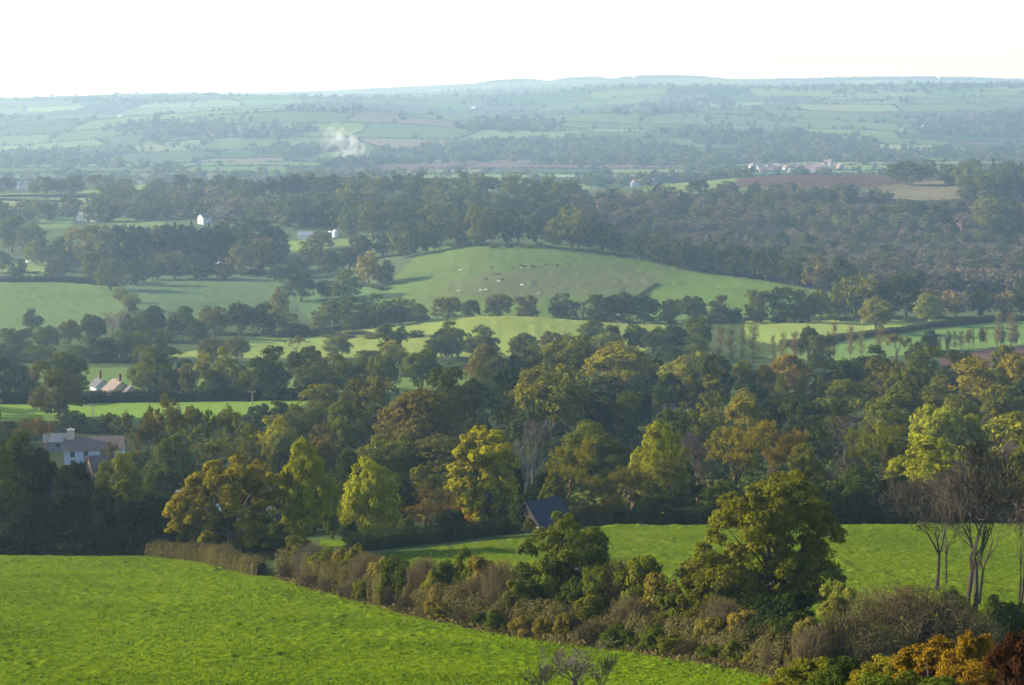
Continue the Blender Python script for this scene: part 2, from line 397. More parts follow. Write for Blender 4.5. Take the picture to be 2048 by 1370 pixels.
def crown_from_lobes(rg, lobes, n, leaf, sub=11, clump=.42, droop=0.0):
    """lobes: (k,4) centre+radius. Sprays gather in sub-clumps on each lobe, with gaps between."""
    lobes = np.asarray(lobes, float)
    wgt = lobes[:, 3] ** 2; wgt /= wgt.sum()
    sc_c = []; sc_r = []; sc_o = []; sc_t = []
    for c in lobes:
        k = sub
        d = unit(rg, k); d[:, 2] = np.where(d[:, 2] < -.5, -d[:, 2], d[:, 2])
        rr = c[3] * rg.uniform(.62, .95, k)
        lt = rg.uniform(.3, .7)
        sc_c.append(c[:3] + d * rr[:, None] * [1, 1, .85]); sc_r.append(np.full(k, c[3] * clump) * rg.uniform(.75, 1.25, k)); sc_o.append(d)
        sc_t.append(np.clip(lt + rg.uniform(-.3, .3, k), 0, 1))
    sc_c = np.concatenate(sc_c); sc_r = np.concatenate(sc_r); sc_o = np.concatenate(sc_o); sc_t = np.concatenate(sc_t)
    # drop clumps buried in another lobe
    dist = np.linalg.norm(sc_c[:, None] - lobes[None, :, :3], axis=2) / lobes[None, :, 3]
    bur = (dist < .5).any(1) & (rg.random(len(sc_c)) < .75)
    keep = ~bur; sc_c, sc_r, sc_o, sc_t = sc_c[keep], sc_r[keep], sc_o[keep], sc_t[keep]
    p = sc_r ** 2 * (rg.uniform(.5, 1.5, len(sc_r))); p /= p.sum()
    i = rg.choice(len(sc_r), n, p=p)
    d = unit(rg, n); d = d + sc_o[i] * .35; d /= np.linalg.norm(d, axis=1)[:, None]
    r = sc_r[i] * rg.uniform(.25, 1, n) ** .5
    P = sc_c[i] + d * r[:, None] * [1, 1, .75]
    P[:, 2] -= droop * (P[:, 0] ** 2 + P[:, 1] ** 2)
    P[:, 2] = np.maximum(P[:, 2], .015 + .03 * rg.random(n))
    ow = d * .8 + sc_o[i] * .5 + [0, 0, .25]; ow /= np.linalg.norm(ow, axis=1)[:, None]
    V, Fc = leaves(rg, P, ow, leaf, .55)
    t = np.clip(sc_t[i] + rg.normal(0, .16, n), 0, 1)
    return V, Fc, t
def norm_crown(V):
    lo = np.percentile(V, .3, axis=0); hi = np.percentile(V, 99.7, axis=0)
    s = np.array([1 / (hi[0] - lo[0]), 1 / (hi[1] - lo[1]), 1 / hi[2]])
    c = np.array([(hi[0] + lo[0]) / 2, (hi[1] + lo[1]) / 2, 0])
    return c, s
def rand_lobes(rg, k, zc=.51, rz=.40, rxy=.36, rl=(.13, .19), core=.30, kind='round'):
    L = []
    for _ in range(k):
        d = unit(rg, 1)[0]; q = rg.uniform(.66, 1) ** .5
        if kind == 'dome': d[2] = abs(d[2]) * 1.25 - .45
        L.append((d[0] * rxy * q, d[1] * rxy * q, zc + d[2] * rz * q, rg.uniform(*rl)))
    L.append((0, 0, zc, core)); L.append((.08, -.05, zc - .2, core * .9)); L.append((-.1, .08, zc - .15, core * .8))
    return np.array(L)
def wood_for(rg, lobes, n_limb, r0=.035, sides=6, spread=.06):
    mb = MB(); top = .62
    kx, ky = rg.normal(0, .012, 2)
    tr = [(0, 0, -.03), (kx, ky, .15), (kx * 2 + .01, ky * 2, .3), (kx, ky, .45), (0, 0, top)]
    mb.add(*tube(tr, [r0 * 1.35, r0, r0 * .85, r0 * .6, r0 * .25], sides))
    L = lobes[np.argsort(-lobes[:, 3])][:n_limb] if n_limb < len(lobes) else lobes
    for c in L:
        z0 = rg.uniform(.18, .42); q = rg.uniform(.3, .6)
        e = c[:3]; m = np.array([e[0] * q, e[1] * q, z0 + (e[2] - z0) * .45 + .02])
        mb.add(*tube([(0, 0, z0), m, (m + e) / 2 + rg.normal(0, .01, 3), e], [r0 * .5, r0 * .33, r0 * .2, r0 * .07], 5))
        for _ in range(3):
            e2 = e + unit(rg, 1)[0] * c[3] * .8; mb.add(*tube([(m + e) / 2, (m + e2) / 2 + [0, 0, .02], e2], [r0 * .16, r0 * .1, r0 * .04], 4))
    return mb
def proto_broad(seed, n, leaf, k, limbs, **kw):
    rg = np.random.default_rng(seed)
    lob = kw.pop('lobes', None)
    nowarp = lob is not None
    r0 = kw.pop('r0', .022); sub = kw.pop('sub', 11); clump = kw.pop('clump', .42); aspect = kw.pop('aspect', 1.0)
    if lob is None: lob = rand_lobes(rg, k, **kw)
    V, Fc, t = crown_from_lobes(rg, lob, n, leaf, sub=sub, clump=clump)
    wd = wood_for(rg, lob, limbs, r0)
    if not nowarp:
        c, s = norm_crown(V); V = (V - c) * s; wd.V = [(v - c) * s for v in wd.V]
    cr = mesh_obj('crown', V, Fc, LEAF, tint=t, link=False)
    tr = wd.obj('trunk', BARK, link=False, smooth=True)
    return [cr, tr]

TWIGMIN = .0015
def branch(rg, mb, p, d, ln, r, lev, maxlev, up=.12, fork=(2, 3), ang=.55, sides=5, tips=None):
    n = 3; pts = [p]; q = p.copy(); dd = d.copy()
    for _ in range(n):
        dd = dd + rg.normal(0, .12, 3) + [0, 0, up]; dd /= np.linalg.norm(dd); q = q + dd * ln / n; pts.append(q.copy())
    rr = np.maximum(np.linspace(r, r * .62, n + 1), TWIGMIN)
    mb.add(*tube(pts, rr, max(3, sides - lev)))
    if lev >= maxlev:
        if tips is not None: tips.append((q, dd))
        return
    for i in range(rg.integers(fork[0], fork[1] + 1)):
        k = rg.integers(1, n + 1) if i else n
        e = unit(rg, 1)[0]; nd = dd + e * ang * rg.uniform(.6, 1.3); nd /= np.linalg.norm(nd)
        branch(rg, mb, pts[k], nd, ln * rg.uniform(.62, .85), rr[k] * rg.uniform(.55, .72), lev + 1, maxlev, up, fork, ang, sides, tips)
def proto_bare(seed, maxlev=6, stems=1, r0=.016, leafn=0, leaf=.02, fork=(2, 3), ang=.5, ln=.24, up=.10, mat=None, lean=.1):
    rg = np.random.default_rng(seed); mb = MB(); tips = []
    for s in range(stems):
        d = np.array([rg.normal(0, lean), rg.normal(0, lean), 1.]); d /= np.linalg.norm(d)
        p0 = np.array([rg.normal(0, .02) * (stems > 1), rg.normal(0, .02) * (stems > 1), -.02])
        q = p0 + d * ln; mid = (p0 + q) / 2 + [rg.normal(0, .006), rg.normal(0, .006), 0]
        mb.add(*tube([p0, mid, q], [r0 * 1.3, r0, r0 * .9], 7))
        for _ in range(2 if stems > 1 else 3):
            nd = d + unit(rg, 1)[0] * .3; nd /= np.linalg.norm(nd)
            branch(rg, mb, q, nd, ln * .8, r0 * .7, 1, maxlev, up, fork, ang, 6, tips)
    allv = np.concatenate(mb.V); c, s = norm_crown(allv)
    mb.V = [(v - c) * s for v in mb.V]
    out = [mb.obj('branches', mat or TWIG, link=False)]
    if leafn:
        tp = (np.array([t[0] for t in tips]) - c) * s
        i = rg.integers(0, len(tp), leafn); P = tp[i] + rg.normal(0, .022, (leafn, 3))
        V, Fc = leaves(rg, P, unit(rg, leafn), leaf)
        out.append(mesh_obj('crown', V, Fc, LEAF, tint=rg.random(leafn), link=False))
    return out
def proto_conifer(seed, n, leaf, narrow=1.0, tiers=14):
    rg = np.random.default_rng(seed)
    z = 1 - rg.random(n) ** .62 * .97; th = rg.random(n) * 2 * pi
    tier = (z * tiers) % 1; R = .5 * (1 - z) ** .75 * (.62 + .38 * (1 - tier)) * (1 + .18 * np.sin(th * 5 + z * 30)) * narrow
    r = R * rg.uniform(.5, 1, n) ** .5
    P = np.stack([r * np.cos(th), r * np.sin(th), z], 1)
    ow = np.stack([np.cos(th), np.sin(th), np.full(n, .5)], 1)
    V, Fc = leaves(rg, P, ow, leaf, .7)
    t = np.clip(.35 + .3 * (1 - tier) + rg.normal(0, .15, n), 0, 1)
    cr = mesh_obj('crown', V, Fc, LEAF, tint=t, link=False)
    mb = MB(); mb.add(*tube([(0, 0, -.02), (0, 0, .5), (0, 0, .96)], [.02, .012, .003], 6))
    return [cr, mb.obj('trunk', BARK, link=False)]
def proto_shrub(seed, n, leaf, k=9, stems=14, rl=(.13, .24), sub=10, clump=.45):
    rg = np.random.default_rng(seed)
    L = []
    for _ in range(k):
        a = rg.uniform(0, 2 * pi); q = rg.uniform(.05, .34); L.append((q * cos(a), q * sin(a), rg.uniform(.2, .72) * (1 - q), rg.uniform(*rl)))
    L.append((0, 0, .35, .3)); L.append((.2, 0, .2, .2)); L.append((-.2, .05, .2, .2))
    V, Fc, t = crown_from_lobes(rg, L, n, leaf, sub=sub, clump=clump)
    c, s = norm_crown(V); V = (V - c) * s
    mb = MB()
    for _ in range(stems):
        a = rg.uniform(0, 2 * pi); q = rg.uniform(.1, .4)
        e = np.array([q * cos(a), q * sin(a), rg.uniform(.6, 1.0) * (1.1 - q)])
        mb.add(*tube([(0, 0, -.03), e * [.35, .35, .45], e * [.8, .8, .8], e], [.014, .01, .006, .002], 4))
    return [mesh_obj('foliage', V, Fc, LEAF, tint=t, link=False), mb.obj('stems', BARK, link=False)]
def proto_twiggy(seed, stems=420, leafn=2500, leaf=.02):
    """a dome of thin bare stems with a scatter of small leaves"""
    rg = np.random.default_rng(seed); mb = MB(); tp = []
    for _ in range(stems):
        a = rg.uniform(0, 2 * pi); q = rg.uniform(0, .5) ** .8 * .62; b0 = np.array([q * .6 * cos(a), q * .6 * sin(a), -.02])
        h = (1 - (q / .62) ** 2 * .55) * rg.uniform(.75, 1)
        e = np.array([q * cos(a + rg.normal(0, .2)) * 1.0, q * sin(a) * 1.0, h])
        m = (b0 + e) / 2 + rg.normal(0, .03, 3)
        mb.add(*tube([b0, m, e], [.006, .004, .0015], 3)); tp += [m, e, (m + e) / 2]
        for _ in range(4):
            f = rg.uniform(.35, 1); s0 = b0 + (e - b0) * f; e2 = s0 + unit(rg, 1)[0] * [.1, .1, .06] + [0, 0, .05]
            mb.add(*tube([s0, e2], [.003, .001], 3)); tp.append(e2)
    allv = np.concatenate(mb.V); c, s = norm_crown(allv); mb.V = [(v - c) * s for v in mb.V]
    tp = (np.array(tp) - c) * s; i = rg.integers(0, len(tp), leafn)
    V, Fc = leaves(rg, tp[i] + rg.normal(0, .02, (leafn, 3)), unit(rg, leafn), leaf)
    return [mb.obj('stems', TWIG, link=False), mesh_obj('foliage', V, Fc, LEAF, tint=rg.random(leafn), link=False)]
def proto_poplar(seed, n, leaf):
    rg = np.random.default_rng(seed); mb = MB(); P = []
    mb.add(*tube([(0, 0, -.02), (.01, 0, .5), (0, .01, .98)], [.03, .018, .004], 5))
    for _ in range(60):
        z = rg.uniform(.12, .9); a = rg.uniform(0, 2 * pi); l = rg.uniform(.25, .5) * (1.05 - z) ** .4
        e = np.array([l * cos(a), l * sin(a), z + .14]); mb.add(*tube([(0, 0, z), e * [.6, .6, 1] - [0, 0, .05], e], [.008, .005, .001], 3))
        P += [e, e * [.6, .6, 1] - [0, 0, .04], e * [.3, .3, 1] - [0, 0, .08]]
    P = np.array(P); i = rg.integers(0, len(P), n)
    V, Fc = leaves(rg, P[i] + rg.normal(0, .035, (n, 3)), unit(rg, n), leaf)
    return [mesh_obj('crown', V, Fc, LEAF, tint=rg.random(n), link=False), mb.obj('trunk', TWIG, link=False)]

PROTO = {}
def protos(key, fn): PROTO[key] = fn()
# near (under ~380 m), mid (~380-1100 m), far
for lod, n, lf, cnt in (('n', 19000, .027, 4), ('m', 9500, .036, 11), ('f', 1700, .072, 5)):
    PROTO['B' + lod] = [proto_broad(100 + i + ord(lod), n, lf, 20 + (i % 3) * 5, 9 if lod == 'n' else 5, kind='dome' if i % 2 else 'round', **({} if lod == 'n' else dict(zc=.47, rz=.43))) for i in range(cnt)]
    PROTO['T' + lod] = [proto_bare(200 + i, {'n': 6, 'm': 5, 'f': 4}[lod], 1, .014, {'n': 9500, 'm': 4500, 'f': 1300}[lod], lf * .8) for i in range(3 if lod != 'f' else 2)]
    PROTO['R' + lod] = [proto_bare(300 + i, {'n': 7, 'm': 6, 'f': 5}[lod], 1, .02, {'n': 0, 'm': 700, 'f': 700}[lod], lf * .5, fork=(2, 3)) for i in range(2)]
    PROTO['K' + lod] = [proto_conifer(400 + i, n // 2, lf * .8, 1.0 - .12 * i) for i in range(3)]
    PROTO['S' + lod] = [proto_shrub(500 + i, int(n * .55), lf * 1.35) for i in range(4 if lod != 'f' else 2)]
    PROTO['P' + lod] = [proto_poplar(600 + i, n // 5, lf * .9) for i in range(2)]
PROTO['W'] = [proto_twiggy(700 + i) for i in range(3)]

PROTO['C'] = [proto_shrub(560 + i, 24000, .024, k=34, stems=40, rl=(.06, .15), sub=14, clump=.4) for i in range(3)]
# the big oak: its own outline, read from the photograph and given depth
def outline_lobes(rg, L, x0, y0, h, depth):
    out = []
    for X, Y, r in L:
        x = (X - x0) / h; z = (y0 - Y) / h; q = r / h
        for sgn in (-1, 1): out.append((x + rg.normal(0, .012), sgn * rg.uniform(.2, 1) * depth * (1 - abs(x) * 1.2), z + rg.normal(0, .012), q * rg.uniform(.85, 1.05)))
    return np.array(out)
rgo = np.random.default_rng(11)
OAK = [(700,225,90),(560,250,85),(620,200,60),(360,320,80),(450,270,60),(640,370,120),(430,400,100),(790,300,80),(290,440,80),(250,520,50),(880,440,70),(930,490,40),(800,430,80),
       (520,520,80),(360,590,70),(180,620,80),(120,720,80),(240,740,90),(420,730,60),(640,600,80),(740,640,85),(860,690,85),(930,740,45),(820,800,70),(150,850,60),(700,820,110),(520,850,90),(330,860,80),(610,930,110),(480,960,60),(700,960,80),(90,780,40)]
PROTO['OAK'] = [proto_broad(12, 80000, .0155, 0, 34, lobes=outline_lobes(rgo, OAK + [(560,420,130),(600,720,130),(420,860,110),(640,860,120),(300,700,90),(800,560,80)], 580, 1130, 990, .24), r0=.020, sub=11, clump=.52)]
OAK2 = [(1300,445,90),(1200,500,80),(1100,560,60),(1330,520,100),(1450,520,80),(1500,600,50),(1250,640,110),(1420,640,100),(1070,700,60),(1050,790,50),(1180,760,100),(1340,760,110),(1470,700,70),(1180,880,80),(1300,880,80),(1080,850,50),(1400,850,80)]
PROTO['OAK2'] = [proto_broad(13, 34000, .026, 0, 20, lobes=outline_lobes(rgo, OAK2 + [(1200,900,90),(1350,620,120),(1130,820,80)], 1280, 955, 590, .3), r0=.035, sub=9, clump=.45)]
SYC = [(820,880,60),(900,910,60),(740,920,50),(700,1000,55),(860,980,80),(960,990,60),(1010,1040,45),(690,1090,50),(790,1060,80),(920,1090,80),(680,1180,55),(760,1200,75),(870,1190,80),(980,1180,60),(700,1280,55),(800,1300,75),(920,1300,75),(1000,1290,45),(860,1400,80),(960,1400,50)]
PROTO['SYC'] = [proto_broad(14, 30000, .024, 0, 24, lobes=outline_lobes(rgo, SYC, 860, 1465, 645, .22), r0=.022, sub=9, clump=.45)]
GOAK = [(1400,130,60),(1280,150,70),(1180,200,60),(1500,130,60),(1590,190,50),(1340,220,90),(1500,240,90),(1120,290,70),(1230,310,80),(1050,370,60),(1380,330,90),(1060,460,50),(1160,420,70),(1260,430,70),(1550,330,80),(1450,430,80),(1620,270,40),(1240,500,45),(1380,560,60),(1480,530,50)]
PROTO['GOAK'] = [proto_broad(15, 32000, .027, 0, 24, lobes=outline_lobes(rgo, GOAK, 1360, 640, 540, .36), r0=.03, sub=9, clump=.45)]
# bare ash trees on the right: tall stems that fork upwards
TWIGMIN = .0014
PROTO['ASH'] = [proto_bare(801, 8, 1, .011, 60, .012, ang=.6, ln=.27, up=.07), proto_bare(802, 7, 2, .010, 60, .012, ang=.6, ln=.25, up=.07, lean=.12), proto_bare(805, 7, 2, .010, 60, .012, ang=.58, ln=.28, up=.06, lean=.16)]
TWIGMIN = .0012
PROTO['BIRCH'] = [proto_bare(810, 5, 3, .008, 1500, .012, ang=.35, ln=.3, up=.2, mat=BIRCH, lean=.1)]

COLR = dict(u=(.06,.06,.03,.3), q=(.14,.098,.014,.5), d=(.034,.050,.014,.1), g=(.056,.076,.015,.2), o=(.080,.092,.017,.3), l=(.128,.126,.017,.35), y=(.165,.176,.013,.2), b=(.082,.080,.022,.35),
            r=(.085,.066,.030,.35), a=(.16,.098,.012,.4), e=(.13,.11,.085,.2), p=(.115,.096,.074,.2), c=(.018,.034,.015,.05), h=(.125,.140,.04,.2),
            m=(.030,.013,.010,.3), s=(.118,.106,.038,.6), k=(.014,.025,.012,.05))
WORD = dict(u='dark', q='orange gold', d='dark green', g='mid green', o='olive green', l='golden olive', y='yellow green', b='brownish', r='reddish brown', a='orange', e='grey', p='pinkish brown',
            c='blackish green', h='pale green', m='dark red', s='sage green', k='blackish green')
TNAME = dict(C='shrub', B='broadleaf_tree', T='thinning_tree', R='bare_tree', K='conifer_tree', S='shrub', P='poplar_tree', W='shrub', OAK='oak_tree', OAK2='oak_tree', GOAK='oak_tree', SYC='sycamore_tree', ASH='ash_tree', BIRCH='birch_tree')
TWORD = dict(B='leafy tree', T='thin-leaved tree', R='leafless tree', K='conifer', S='bush', P='poplar', W='twiggy bush')
rnd = random.Random(5)
used_at = []
def put(protoset, name, x, y, z, w, h, colour, rot=None, sy=None):
    root = bpy.data.objects.new(name, None); C.objects.link(root)
    root.empty_display_size = .5
    root.location = (x, y, z); root.scale = (w, sy or w, h); root.rotation_euler = (0, 0, rnd.uniform(0, 2 * pi) if rot is None else rot)
    c = np.array(COLR[colour]); v = rnd.uniform(.86, 1.16)
    for p in protoset:
        o = p.copy(); C.objects.link(o); o.parent = root; o.name = base = p.name.split('.')[0]
        if base in ('branches', 'stems') : o.color = ((.085 * v, .072 * v, .060 * v, 1) if colour == 'e' else (.092 * v, .070 * v, .034 * v, 1)) if colour not in 'pu' else ((.17, .12, .1, 1) if colour == 'p' else (.052, .042, .032, 1))
        elif base == 'trunk': o.color = (.12, .095, .07, 1)
        else: o.color = (c[0] * v * 1.38 * rnd.uniform(.92, 1.08), c[1] * v * 1.26, c[2] * v * .6, c[3])
    return root
def plant(cx, top, base, wpx, typ, colour, label=None, group=None, dmin=60, rot=None, dist=None, uniform=False):
    if typ == 'P': cx += rnd.uniform(-5, 5); top += rnd.uniform(-3, 14) * (base - top) / 80; wpx *= rnd.uniform(.8, 1.9)
    if dist: x, y = float(uof(cx, base)) * dist, dist; z = float(ground(x, y))
    else: x, y, z = hit(cx, base, dmin)
    h = y * float(slope(top)) - z; wd = wpx * math.hypot(y, z) / F
    h = max(h, .3)
    if group == 'bushes along the hedge between the near fields': wd *= 1.3
    if typ in PROTO: ps = PROTO[typ]
    else: ps = PROTO[typ + ('n' if y < 400 else 'm' if y < 1120 else 'f')]
    p = ps[rnd.randrange(len(ps))]
    r = put(p, TNAME[typ], x, y, z - .1, h if uniform else wd, h, colour, rot)
    cat = 'tree' if typ not in 'SWC' else 'bush'
    tag(r, label, cat, group); return r
ORD = ['', 'first','second','third','fourth','fifth','sixth','seventh','eighth','ninth','tenth','eleventh','twelfth','thirteenth','fourteenth','fifteenth','sixteenth','seventeenth','eighteenth','nineteenth']
TENS = {20:'twent',30:'thirt',40:'fort',50:'fift',60:'sixt'}
def ordw(n):
    if n < 20: return ORD[n]
    t, u = n // 10 * 10, n % 10
    return TENS[t] + ('ieth' if u == 0 else 'y-' + ORD[u])
def trow(phrase, group, txt, dmin):
    L = [l.split() for l in txt.strip().split(';') if l.strip()]
    L = [(float(a[0]), float(a[1]), float(a[2]), float(a[3]), a[4], a[5]) for a in L]
    order = {i: k + 1 for k, i in enumerate(sorted(range(len(L)), key=lambda i: L[i][0]))}
    for i, (cx, tp, bs, wd, ty, co) in enumerate(L):
        plant(cx, tp, bs, wd, ty, co, f"{WORD[co]} {TWORD[ty]}, {ordw(order[i])} from left {phrase}", group, dmin)

# masses: woods and scrub that read as one body, every tree in them a separate crown of sprays
rgm = np.random.default_rng(77)
MT = {}
def mass_template(kind, n, leaf, seed):
    rg = np.random.default_rng(seed)
    if kind == 'K':
        z = 1 - rg.random(n) ** .6 * .95; th = rg.random(n) * 2 * pi; r = .5 * (1 - z) ** .8 * rg.uniform(.6, 1, n)
        P = np.stack([r * np.cos(th), r * np.sin(th), z], 1); ow = np.stack([np.cos(th), np.sin(th), th * 0 + .5], 1)
        V, Fc = leaves(rg, P, ow, leaf, .6); return V, rg.random(n)
    L = rand_lobes(rg, 16, zc=.48, rz=.42)
    V, Fc, t = crown_from_lobes(rg, L, n, leaf, sub=6, clump=.5)
    c, s = norm_crown(V); return (V - c) * s, t
MASS = {}
def mass_add(name, x, y, z, w, h, colour, kind, n, leaf):
    key = (kind, n)
    if key not in MT: MT[key] = [mass_template(kind, n, leaf, 900 + i) for i in range(5)]
    V, t = MT[key][rgm.integers(5)]
    a = rgm.uniform(0, 2 * pi); R = np.array([[cos(a), sin(a), 0], [-sin(a), cos(a), 0], [0, 0, 1]])
    c = np.array(COLR[colour]) if isinstance(colour, str) else np.array(colour)
    v = rgm.uniform(.82, 1.2)
    MASS.setdefault(name, []).append((((V * [w, w, h]) @ R + [x, y, z]).astype(np.float32), t.astype(np.float32), np.tile([c[0] * v * 1.15, c[1] * v * 1.15, c[2] * v * .9, c[3]], (len(t), 1)).astype(np.float32)))
def mass_build(name, label):
    V = np.concatenate([m[0] for m in MASS[name]]); t = np.concatenate([m[1] for m in MASS[name]]); c = np.concatenate([m[2] for m in MASS[name]])
    o = mesh_obj(name, V, np.arange(len(V)).reshape(-1, 4), MASSLEAF, tint=t)
    a = o.data.attributes.new('leafcol', 'FLOAT_COLOR', 'FACE'); a.data.foreach_set('color', c.ravel())
    return tag(o, label, None, None, 'stuff')
def rowgen(mass, line, n, hpx, wpx, cols, types, dmin, seed, jit=6):
    rr = random.Random(seed)
    xs = [p[0] for p in line]; ys = [p[1] for p in line]
    for i in range(n):
        cx = xs[0] + (xs[-1] - xs[0]) * (i + .5 + rr.uniform(-.5, .5)) / n
        b = float(np.interp(cx, xs, ys)) + rr.uniform(-jit, jit); k = rr.uniform(.7, 1.25)
        x, y, z = hit(cx, b, dmin); h = hpx * k * y / F; w = wpx * rr.uniform(.75, 1.25) * y / F
        mass_add(mass, x, y, z - .3, w, h, rr.choice(cols), rr.choice(types), 420, .12)
# ---- foreground
plant(1547, 948, 1290, 330, 'OAK', 'o', 'large spreading olive-green oak standing in front of the right-hand pasture', dmin=120, rot=0, uniform=True)
plant(1122, 1028, 1238, 205, 'OAK2', 'g', 'round dark oak growing out of the hedge below the slate-roofed barn', dmin=120, rot=0, uniform=True)
plant(975, 850, 1066, 150, 'SYC', 'y', 'tall bright yellow-green sycamore beside the slate-roofed barn', dmin=240, rot=0, uniform=True)
plant(462, 928, 1120, 215, 'GOAK', 'l', 'golden oak with a sloping crown above the field gateway', dmin=200, rot=0, uniform=True)
plant(1990, 862, 1255, 270, 'ASH', 'u', 'tallest bare ash, near the right edge of the photo', dmin=150, dist=185, rot=.5)
plant(1918, 925, 1215, 210, 'ASH', 'u', 'bare forked ash left of the tallest ash', dmin=150, dist=205, rot=2.0)
plant(1850, 935, 1190, 220, 'ASH', 'u', 'leaning bare ash, leftmost of the bare ashes in the right pasture', dmin=150, dist=215, rot=3.6)
plant(1900, 985, 1205, 150, 'ASH', 'u', 'shortest bare ash, between the leaning ash and the forked ash', 'bare ashes', dmin=150, dist=222, rot=4.4)
plant(2060, 930, 1260, 160, 'ASH', 'u', 'bare ash cut by the right edge of the photo', dmin=150, dist=190, rot=1.1)
plant(1056, 885, 1040, 60, 'BIRCH', 'o', 'white-stemmed birch rising behind the slate-roofed barn', dmin=250, rot=1)
trow('of the trees behind the nearest fields', 'garden trees behind the nearest fields', """
612 882 1112 120 B y; 668 960 1080 60 B g; 742 915 1088 120 B y; 800 950 1060 60 B g; 862 988 1076 105 T r; 852 930 1030 85 B b; 1150 892 1045 105 T l;
1108 955 1045 60 B o; 1205 945 1048 75 T b; 590 1000 1110 60 B y; 520 985 1100 50 B g""", 240)
trow('of the bushes by the barn', 'small bushes by the barn and gardens', """
952 1003 1062 52 S a; 1035 1015 1060 30 S m; 1225 985 1048 45 S a; 1038 1040 1062 36 S y; 1075 1042 1060 30 S r; 1042 990 1066 44 S d; 1022 1000 1066 50 S d; 1060 1034 1066 30 S b; 815 1030 1080 40 S g; 700 1040 1090 40 S d""", 240)
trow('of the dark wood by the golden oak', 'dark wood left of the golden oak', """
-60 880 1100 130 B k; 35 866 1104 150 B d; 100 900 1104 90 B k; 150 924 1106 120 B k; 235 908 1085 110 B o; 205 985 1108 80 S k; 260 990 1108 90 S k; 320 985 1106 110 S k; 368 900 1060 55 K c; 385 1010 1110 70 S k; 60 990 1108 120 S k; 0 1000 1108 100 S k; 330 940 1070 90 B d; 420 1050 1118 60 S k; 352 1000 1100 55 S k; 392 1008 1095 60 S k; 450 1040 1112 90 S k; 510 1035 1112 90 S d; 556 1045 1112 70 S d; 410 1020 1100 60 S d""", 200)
trow('of the trees around the white farmhouse', 'thin autumn trees around the white farmhouse', """
75 835 925 80 T r; 25 860 945 70 B o; 330 800 985 110 T b; 300 850 985 70 T b; 385 822 970 90 T o; 345 870 1010 100 B g; 450 818 965 100 T o; 430 880 1000 90 T o; 540 832 970 105 B y; 495 850 990 70 B o; 590 860 985 80 B g; 640 850 960 85 B r; 270 900 1000 60 B b; 225 885 960 30 T b""", 380)
# ---- hedge shrubs between the two near fields
trow('of the hedge between the near fields', 'bushes along the hedge between the near fields', """
598 1072 1150 50 S o; 628 1085 1165 55 W e; 650 1095 1172 50 S o; 680 1100 1180 60 S s; 705 1092 1185 70 S b; 735 1105 1195 60 W r; 765 1110 1200 50 S s; 795 1115 1212 75 S g; 820 1140 1220 40 S d;
852 1112 1222 60 W r; 880 1138 1232 55 S l; 905 1120 1232 60 S g; 935 1100 1235 65 S g; 975 1108 1240 65 S s; 950 1150 1245 60 W b; 1000 1118 1250 60 W r; 1020 1150 1255 70 W b; 1045 1160 1262 50 S o; 890 1170 1240 60 S s;
1160 1150 1268 70 S d; 1205 1130 1272 80 S g; 1240 1115 1275 70 W b; 1285 1112 1280 90 S o; 1320 1150 1288 80 S s; 1180 1190 1280 70 S o; 1350 1180 1296 70 S g; 1395 1190 1305 80 S o; 1440 1190 1315 70 W b; 1475 1215 1322 60 S s; 1420 1230 1318 60 S s;
1260 1190 1290 70 W b; 1580 1220 1345 80 S d; 1600 1230 1350 50 S s; 584 1121 1160 44 W s; 630 1133 1174 59 W o; 667 1152 1184 54 W b; 707 1163 1195 52 W s; 730 1155 1201 38 S o; 787 1168 1216 42 W s; 825 1187 1227 54 W s; 865 1204 1237 38 S o; 905 1205 1246 52 S b; 932 1211 1252 44 W g; 964 1218 1258 60 S d; 1003 1218 1265 53 S g; 1056 1228 1275 54 S s; 1092 1232 1280 42 S b; 1130 1226 1285 36 S b; 1170 1256 1291 46 W d; 1189 1243 1293 55 W s; 1238 1249 1299 60 S g; 1268 1266 1302 34 S g; 1313 1248 1309 61 S g; 1344 1259 1314 61 S o; 1385 1279 1320 58 W b; 1435 1280 1328 58 S g; 1475 1275 1336 42 S o; 1500 1295 1340 42 S s; 1547 1281 1348 43 W g; 1565 1180 1330 110 S k; 1620 1250 1355 60 W r""", 110)
plant(1668, 1172, 1310, 100, 'S', 'h', 'pale green bush to the right of the large oak', 'bushes at the lower right', 120)
for i, (cx, tp, bs, wd, ty, co, lb) in enumerate([
    (1810, 1172, 1345, 260, 'W', 'b', 'widest brown twiggy bush right of the large oak'),
    (1700, 1225, 1350, 150, 'W', 'b', 'brown twiggy bush between the large oak and the widest brown bush'),
    (1925, 1225, 1350, 170, 'W', 'o', 'olive twiggy bush under the bare ash trees'),
    (2010, 1190, 1330, 120, 'S', 'd', 'dark bush at the foot of the ash cut by the frame'),
    (1760, 1250, 1365, 120, 'W', 'o', 'low olive twiggy bush above the dark green bush in the bottom corner'),
    (1900, 1180, 1290, 80, 'S', 'o', 'ivy-covered bush between the bare ash stems')]):
    plant(cx, tp, bs, wd, ty, co, lb, 'bushes at the lower right', 120)
